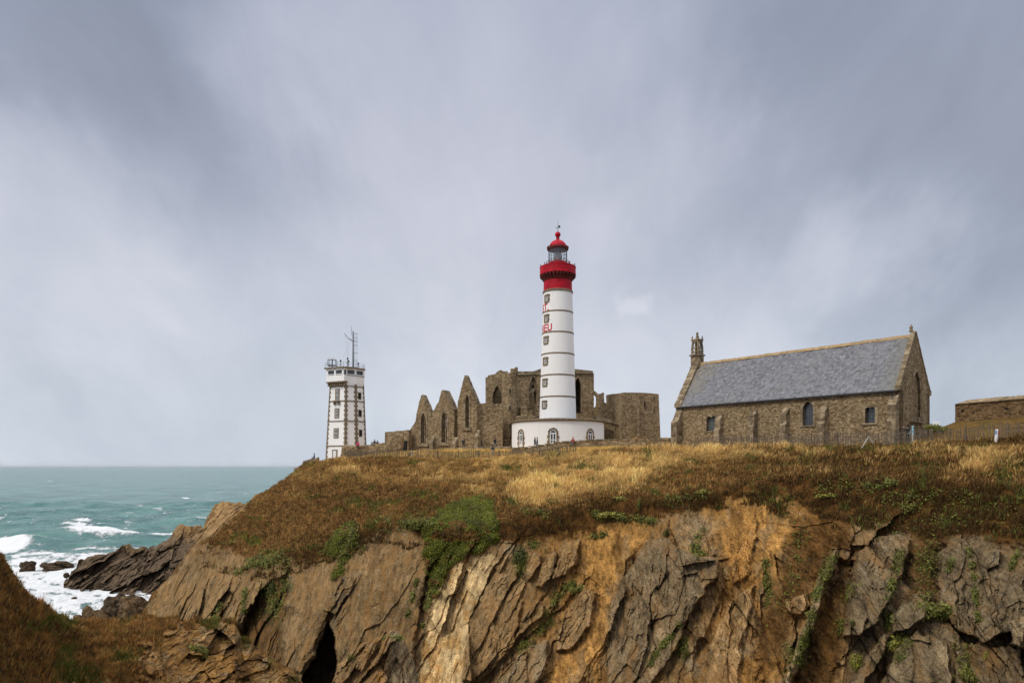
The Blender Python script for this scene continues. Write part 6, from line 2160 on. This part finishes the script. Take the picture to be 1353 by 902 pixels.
# ---------------------------------------------------------------- paling fences along the brow
def fence(name, lab, path, hgt, seed, post_every=3.0, near_first=False):
    acc = [0]
    for a_, b_ in zip(path[:-1], path[1:]):
        acc.append(acc[-1] + math.dist(a_, b_))
    L_ = acc[-1]
    X0 = [p[0] for p in path]
    Y0 = [p[1] for p in path]
    pos = lambda s: (float(np.interp(s, acc, X0)), float(np.interp(s, acc, Y0)))
    g = np.random.default_rng(seed)
    x, y = pos(0)
    root = thing(name, lab, 'fence', Vector((x, y, ground(x, y))))
    wv = lambda s: .09 * math.sin(s * .9 + seed) + .05 * math.sin(s * 2.3)
    picks, items = [], []
    s = .1
    while s < L_:
        x, y = pos(s)
        x2, y2 = pos(min(L_, s + .1))
        dr = Vector((x2 - x, y2 - y, 0))
        dr = dr.normalized() if dr.length > 1e-6 else Vector((1, 0, 0))
        z = ground(x, y) + wv(s)
        items.append((y, s, Vector((x, y, z)), dr))
        s += g.uniform(.115, .19)
    # the pickets that show largest are parts of their own, the rest one part
    order = sorted(items, key=lambda t: t[0])
    rest = MB()
    for i, (yy, s, p, dr) in enumerate(order):
        h_ = hgt * g.uniform(.88, 1.06)
        w = g.uniform(.018, .028) * (1.5 if post_every > 3 else 1)
        tilt = dr * g.normal(0, .05) + Vector((-dr.y, dr.x, 0)) * g.normal(0, .05)
        mb = rest if i >= 100 else MB()
        base = p - root.location
        a_, b_ = base - UP * .1, base + UP * h_ + tilt
        vs = []
        for q, k_ in ((a_, 1), (b_ - UP * .06, 1), (b_, .3)):
            nn = Vector((-dr.y, dr.x, 0)) * .016
            vs += [q - dr * w * k_ - nn, q + dr * w * k_ - nn, q + dr * w * k_ + nn, q - dr * w * k_ + nn]
        mb.add(vs, [(j + l_, (j + 1) % 4 + l_, (j + 1) % 4 + 4 + l_, j + 4 + l_) for l_ in (0, 4) for j in range(4)] + [(8, 9, 10, 11)])
        if i < 100:
            mb.build('picket', M['wood_grey'], root)
    if rest.v:
        o = rest.build('picket', M['wood_grey'], root)
        o['kind'] = 'stuff'
    s = 0
    while s <= L_:
        x, y = pos(s)
        p = Vector((x, y, ground(x, y))) - root.location
        MB().bar(p - UP * .4, p + UP * (hgt + .08) + Vector((g.normal(0, .05), 0, 0)), .075, .065, 7).build('post', M['wood_grey'], root)
        s += post_every
    mb = MB()
    for hz in (.25, .6, .95):
        pts = []
        s = 0
        while s <= L_:
            x, y = pos(s)
            pts.append(Vector((x, y - .03, ground(x, y) + wv(s) + hz * hgt / 1.2)) - root.location)
            s += .5
        mb.tube(pts, .008, 3)
    mb.build('wire', M['metal'], root)
    return root


bk = lambda px: (float(np.interp(px, [k_[0] for k_ in MAIN_KEYS], [k_[2] for k_ in MAIN_KEYS])))
right_path = [xy(px, bk(px) * 1.01) for px in (922, 980, 1040, 1100, 1160, 1220, 1280, 1353, 1420, 1480)]
fence('paling_fence', 'long weathered paling fence crossing in front of the chapel', right_path, 1.3, 5, 2.9)
left_path = [xy(px, bk(px) * 1.0) for px in (456, 500, 560, 620, 680, 725, 762)]
fence('paling_fence', 'thin far paling fence on the brow below the abbey gables', left_path, 1.15, 6, 3.4)


def stake(lab, base, top, r, mat, name='stake', cat='stake', group=None):
    o = MB().bar((0, 0, -.3), Vector(top) - Vector(base), r, r * .9, 7).build(name, mat)
    o.location = base
    return tag(o, lab, cat, group)


d_ = bk(1146) * 1.0 - 1.3
g0 = lambda px, d: Vector((*xy(px, d), ground(*xy(px, d))))
tp_ = P(1146.4, 576.5, d_)
stake('pale slanting brace leaning right against the chapel fence post', g0(1133, d_ - .3), tp_ + Vector((.05, -.12, 0)), .07, M['wood_pale'], 'brace', 'brace', 'crossed braces on the chapel fence')
stake('pale slanting brace leaning left against the chapel fence post', g0(1159, d_ - .3), tp_ + Vector((-.05, -.26, 0)), .07, M['wood_pale'], 'brace', 'brace', 'crossed braces on the chapel fence')
d_ = 105
stake('dark slanting brace on the far fence below the first gable', g0(536.5, d_), P(543.5, 596.5, d_), .12, M['wood_grey'], 'brace', 'brace')
stake('pale leaning stake beside the dark brace on the far fence', g0(545.5, d_ - .3), P(543.7, 594.5, d_ - .3), .13, M['wood_pale'])
# white marker stake with a red and a blue patch
d_ = 51.0
b0 = g0(1315, d_)
mk_ = thing('marker_stake', 'white painted marker stake with red patch standing at the far-right fence', 'stake', b0)
tpv = P(1317.4, 567, d_) - b0
MB().bar((0, 0, -.3), tpv, .105, .10, 8).build('stake_pole', M['white_frame'], mk_)
q1, q2 = tpv * .66, tpv * .9
MB().bar(q1 + Vector((.045, -.02, 0)), q2 + Vector((.045, -.02, 0)), .085, .08, 8).build('red_patch', simple('red marker paint', (.5, .03, .06), .5), mk_)
MB().bar(q1 * 1.02 + Vector((-.05, -.02, 0)), q2 * 1.02 + Vector((-.05, -.02, 0)), .075, .07, 8).build('blue_patch', simple('blue marker paint', (.16, .3, .5), .5), mk_)

# ---------------------------------------------------------------- long low building at the right edge, far house
z_b = lambda px, d, py: (HY - py) / F * d
pr_ = Plane(1262, 78, -63)
RB_ = Vector((pr_.o.x, pr_.o.y, 5.0))
bl = thing('stone_outbuilding', 'long low windowless brown rubble building cut off by the right edge', 'building', RB_)
out = [(1262, 566), (1353, 566), (1420, 568), (1500, 570), (1500, 512), (1420, 519), (1353, 525.5), (1262, 533.5)]
mb = pr_.slab(MB(), rough(out, 6, .3, 31, lambda a, b_: a[0] > 1400), [], 5.5, 0, RB_)
mb.build('wall', M['brown_rubble'], bl)
mb = MB()
s0, _ = pr_.pt(1261.3, 533)
s1, _ = pr_.pt(1500, 533)
zc = pr_.pt(1262, 533.6)[1]
n_ = 34
for i in range(n_):
    a_, b_ = s0 + (s1 - s0) * i / n_, s0 + (s1 - s0) * (i + 1) / n_
    pts = []
    for q in (a_, b_):
        jz = random.uniform(-.05, .05)
        for (off, zz) in ((-.15, zc - .05), (2.6, zc + .62 + jz), (5.6, zc - .05)):
            v = pr_.o + pr_.u * q + pr_.n * off - RB_
            pts.append((v.x, v.y, zz - RB_.z))
    mb.add(pts, [(0, 3, 4, 1), (1, 4, 5, 2), (0, 1, 2), (5, 4, 3), (0, 2, 5, 3)])
mb.build('stone_roof', M['ruin'], bl)
for (px, py) in ((1272, 542.5), (1330, 539.5)):
    c = pr_.at(px, py) - RB_
    obox(MB(), c, pr_.u, .34, .22, -.3, .02).build('vent_hole', M['dark'], bl)

hx, hd = (1239 - CX) / F * 150, 150
hs_ = thing('far_house', 'tiny far white house with grey roof seen between chapel and outbuilding', 'house', (hx, hd, 5))
kh = 150 / F
zt = (HY - 556.5) * kh - 5
mb = MB().box(-2.2, 1.0, 0, 6, -2, zt - .9)
mb.build('wall', M['white'], hs_)
MB().box(-.1, .75, .5, 1.6, zt - .9, zt).build('chimney', M['white'], hs_)
mb = MB()
mb.add([(-2.4, -.2, zt - 1.0), (1.1, -.2, zt - 1.0), (-2.4, 3, zt - .35), (1.1, 3, zt - .35), (-2.4, 6.2, zt - 1.0), (1.1, 6.2, zt - 1.0)], [(0, 1, 3, 2), (2, 3, 5, 4), (0, 2, 4), (1, 5, 3)])
mb.build('roof', M['lead'], hs_)

V, f, c4 = plant_mesh(777, (.16, .16, .03), 1200)
dd__ = 62
V = V * np.array([1.25, .9, .8])
o = np_mesh('bush', V, f, M['leaf'], c4)
o.location = P(1234, 568.5, dd__)
tag(o, 'rounded green bush behind the fence right of the chapel gable', 'bush')

# ---------------------------------------------------------------- memorial stones by the signal tower
def boulder(name, lab, cat, loc, size, seed, mat, lean=0.0):
    nu, nv = 40, 20
    u = np.linspace(0, 2 * np.pi, nu, endpoint=False)
    v = np.linspace(-.5 * np.pi, .5 * np.pi, nv)
    U, Vv = np.meshgrid(u, v)
    x, y, z = np.cos(Vv) * np.cos(U), np.cos(Vv) * np.sin(U), np.sin(Vv)
    e = .55
    x, y, z = [np.sign(q) * np.abs(q) ** e for q in (x, y, z)]
    rad = 1 + .22 * fbm(x * 2 + seed, z * 2 + y, seed, 4)
    V = np.stack([(x * rad + lean * z) * size[0] / 2, y * rad * size[1] / 2, (z * rad * .5 + .45) * size[2]], -1).reshape(-1, 3)
    i = np.arange(nv - 1)[:, None] * nu
    j = np.arange(nu)[None, :]
    fc = np.stack([i + j, i + (j + 1) % nu, i + nu + (j + 1) % nu, i + nu + j], -1).reshape(-1, 4)
    o = np_mesh(name, V, fc, mat)
    o.location = loc
    return tag(o, lab, cat)


gz_ = lambda px, d: Vector((*xy(px, d), ground(*xy(px, d))))
boulder('memorial_stone', 'big brown standing stone left of the tall grey slab by the signal tower', 'stone', gz_(463, 128), (3.6, 1.4, 2.3), 5, M['ruin'], .1)
boulder('memorial_stone', 'rough brown stone with a slanting top left of the abbey wall', 'stone', gz_(518, 118), (1.9, 1.2, 2.6), 6, M['ruin'], .25)
boulder('memorial_stone', 'taller brown standing stone touching the low abbey wall', 'stone', gz_(525, 118), (2.1, 1.2, 3.1), 8, M['ruin'], .1)
boulder('memorial_stone', 'small dark standing stone below the signal tower door', 'stone', gz_(476, 122), (2.6, 1.2, 1.9), 9, M['ruin'], -.1)
low_wall('parapet_wall', 'low grey wall below the signal tower with people leaning on it', [xy(480, 127), xy(513, 125)], 2.0, .6, mr, 41, step=.7)
low_wall('brow_wall', 'short dark ledge on the far left brow carrying a seated figure', [xy(401, 113.5), xy(421, 113)], .75, .5, M['ruin'], 42, step=.5)


# ---------------------------------------------------------------- people
mcl, tcl, bcl = material('clothing')
cc_ = tcl.n('ShaderNodeVertexColor', layer_name='Col').outputs['Color']
tcl.nt.links.new(cc_, bcl.inputs['Base Color'])
bcl.inputs['Roughness'].default_value = 0.85
SKIN = (.48, .29, .21)


def person(lab, loc, face, top, legs, hair, stride=.25, arms='down', seated=False, tall=1.74, bag=None, hood=False):
    """one skinned body; face = heading in degrees (0 = away from the viewer, 180 = towards)"""
    hd_ = 0.0
    hip, knee, foot = .93, .5, .05
    J, E, RAD, COLR = [], [], [], []

    def j(p, r, c, parent=None):
        J.append(Vector(p)), RAD.append(r), COLR.append(c)
        if parent is not None:
            E.append((parent, len(J) - 1))
        return len(J) - 1
    oz = -.45 if seated else 0
    pel = j((0, 0, hip + oz), .15, legs)
    sp1 = j((0, .0, 1.14 + oz), .15, top, pel)
    chs = j((0, .0, 1.34 + oz), .17, top, sp1)
    nk = j((0, 0, 1.49 + oz), .062, SKIN if not hood else top, chs)
    hd0 = j((0, .02, 1.58 + oz), .088, SKIN if not hood else top, nk)
    hd1 = j((0, .015, 1.68 + oz), .09, SKIN if not hood else top, hd0)
    j((0, .0, 1.735 + oz), .05, SKIN if not hood else top, hd1)
    hands = []
    for sx in (-1, 1):
        sh = j((sx * .17, 0, 1.41 + oz), .08, top, chs)
        if arms == 'up':
            el = j((sx * .27, .16, 1.24 + oz), .055, top, sh)
            wr = j((sx * .1, .33, 1.5 + oz), .04, top, el)
            ha = j((sx * .06, .37, 1.57 + oz), .038, SKIN, wr)
        elif arms == 'front':
            el = j((sx * .25, .05, 1.14 + oz), .055, top, sh)
            wr = j((sx * .14, .27, 1.08 + oz), .04, top, el)
            ha = j((sx * .1, .34, 1.08 + oz), .038, SKIN, wr)
        else:
            sw = stride * sx * -.5
            el = j((sx * .25, -.02 + sw * .4, 1.15 + oz), .055, top, sh)
            wr = j((sx * .27, .06 + sw, .92 + oz), .04, top, el)
            ha = j((sx * .27, .08 + sw, .84 + oz), .036, SKIN, wr)
        hands.append((ha, wr))
        hp = j((sx * .09, 0, hip - .05 + oz), .105, legs, pel)
        if seated:
            kn = j((sx * .11, .42, hip - .02 + oz), .07, legs, hp)
            an = j((sx * .11, .46, .1), .05, legs, kn)
        else:
            st_ = stride * sx
            kn = j((sx * .1, .05 + st_ * .55, knee), .072, legs, hp)
            an = j((sx * .1, st_ - .02, .09), .05, legs, kn)
        j((sx * .11, J[an].y + .15, .045), .042, (.03, .028, .027), an)
    me = bpy.data.meshes.new('rig')
    me.from_pydata([tuple(p) for p in J], E, [])
    ob = bpy.data.objects.new('rig', me)
    COL.objects.link(ob)
    sk = ob.modifiers.new('s', 'SKIN')
    for d_, r in zip(me.skin_vertices[0].data, RAD):
        d_.radius = (r, r)
    me.skin_vertices[0].data[0].use_root = True
    sb = ob.modifiers.new('d', 'SUBSURF')
    sb.levels = 1
    dg = bpy.context.evaluated_depsgraph_get()
    ev = ob.evaluated_get(dg)
    m2 = ev.to_mesh()
    V = [v.co.copy() for v in m2.vertices]
    Fc = [tuple(p.vertices) for p in m2.polygons]
    ev.to_mesh_clear()
    bpy.data.objects.remove(ob)
    bpy.data.meshes.remove(me)
    JA = np.array([tuple(p) for p in J])
    VA = np.array([tuple(v) for v in V])
    near = np.argmin(np.linalg.norm(VA[:, None] - JA[None], axis=2) - np.array(RAD)[None], axis=1)
    colr = [COLR[i] for i in near]
    bod = MB()
    bod.v, bod.f = [tuple(v) for v in V], Fc
    # nose, and five fingers on each hand, joined to the same mesh
    n0 = len(bod.v)
    bod.bar(J[hd0] + Vector((0, .07, .04)), J[hd0] + Vector((0, .115, .015)), .012, .016, 5)
    for ha, wr in hands:
        dr = (J[ha] - J[wr]).normalized()
        sd_ = Vector((0, 1, 0)) if abs(dr.z) > .6 else UP
        for q in range(4):
            o_ = J[ha] + dr * .02 + sd_ * (-.027 + .018 * q)
            bod.bar(o_, o_ + dr * (.075, .085, .08, .062)[q] + Vector((0, .02, 0)), .009, .007, 5)
        bod.bar(J[ha] + sd_ * .03, J[ha] + sd_ * .06 + dr * .045, .011, .008, 5)
    colr += [SKIN if not hood else SKIN] * (len(bod.v) - n0)
    me = bpy.data.meshes.new('person')
    me.from_pydata(bod.v, [], bod.f)
    me.polygons.foreach_set('use_smooth', [True] * len(me.polygons))
    a_ = me.color_attributes.new('Col', 'FLOAT_COLOR', 'POINT')
    a_.data.foreach_set('color', np.array([(*c, 1) for c in colr], np.float32).ravel())
    me.materials.append(mcl)
    o = bpy.data.objects.new('person', me)
    COL.objects.link(o)
    o.location = loc
    o.rotation_euler = (0, 0, R(face))
    s_ = tall / 1.78
    o.scale = (s_, s_, s_)
    tag(o, lab, 'person')
    cx_, cyy, czz = J[hd1]
    hb = MB()
    prof = [(.0, czz - .1), (.085, czz - .09), (.105, czz - .02), (.1, czz + .05), (.06, czz + .1), (.0, czz + .115)]
    hb.lathe(prof, 12, (0, cyy - .018))
    hb.build('hood' if hood else 'hair', simple('hair', hair, .8, var=.2), o, True)
    if bag:
        b_ = MB()
        b_.lathe([(.02, 1.0), (.15, 1.03), (.17, 1.2), (.15, 1.36), (.04, 1.42)], 10, (0, -.2))
        b_.build('backpack', simple('backpack', bag, .8), o, True)
    return o


DK, BLK, NAVY, JEAN, GRY = (.035, .032, .03), (.02, .02, .022), (.03, .04, .07), (.07, .10, .17), (.14, .14, .14)
HB_, HD_ = (.09, .055, .03), (.02, .017, .015)
gp = lambda px, d: Vector((*xy(px, d), ground(*xy(px, d))))
person('person in dark jacket standing below the tallest abbey gable, facing the camera', gp(612.5, 112), 165, BLK, DK, HB_, .12, bag=None)
person('person in black striding right along the plain abbey wall', gp(636, 110), -80, BLK, DK, HB_, .38)
person('person with backpack and blue jeans walking away beside the stair turret', gp(654.3, 110), -40, DK, JEAN, HD_, .25, bag=BLK)
person('person in dark top and pale trousers standing at the far fence', gp(651, 102.0) , 0, DK, (.4, .36, .3), HD_, .08)
person('left one of two people walking together in front of the white drum', gp(706.8, 106.6), -60, NAVY, DK, HB_, .22)
person('right one of two people in front of the white drum, in blue jeans', gp(709.8, 106.3), 100, (.06, .065, .07), JEAN, HD_, .3)
sp3 = gp(757.5, 101)
person('person in a red top sitting behind the low boundary wall', sp3 + Vector((0, .55, .25)), 150, (.35, .06, .05), GRY, HB_, 0, 'front', True)
person('person in black raising both hands at the chapel gable', gp(1199.3, 60.5), 20, BLK, DK, HD_, .1, 'up', tall=1.86)
person('person in a pale blue hooded jacket beside the fence at the chapel gable', gp(1206, 60), 35, (.30, .48, .56), (.45, .43, .4), (.30, .48, .56), .12, 'front', tall=1.72, hood=True)
person('person in a bright pink jacket standing by the signal tower', gp(473, 121) + Vector((0, 0, .9)), 170, (.62, .03, .14), DK, HD_, .1)
person('leftmost of three dark figures behind the low wall', gp(491.5, 130) + Vector((0, 0, .85)), 150, BLK, DK, HD_, .1)
person('middle and tallest of three dark figures behind the low wall', gp(495, 130.5) + Vector((0, 0, 1.1)), 190, DK, DK, HB_, .1, tall=1.85)
person('rightmost of three dark figures behind the low wall', gp(498.8, 130) + Vector((0, 0, .95)), 200, BLK, JEAN, HD_, .1)
bw_ = gp(415, 113.2)
person('small dark figure sitting on the far left ledge', bw_ + Vector((0, .1, .35)), 100, BLK, DK, HD_, 0, 'front', True)
# ---------------------------------------------------------------- sea air: one even, very thin volume round everything
mh = bpy.data.materials.new('sea haze')
mh.use_nodes = True
th_ = NT(mh.node_tree)
for nd in list(mh.node_tree.nodes):
    mh.node_tree.nodes.remove(nd)
vol = th_.n('ShaderNodeVolumePrincipled', {'Color': (0.86, 0.9, 0.95, 1), 'Density': 1.5e-5, 'Anisotropy': 0.2})
th_.nt.links.new(vol.outputs[0], th_.n('ShaderNodeOutputMaterial').inputs['Volume'])
hz = MB().box(-75000, 75000, -900, 75000, -40, 52).build('haze', mh)
hz['kind'] = 'stuff'
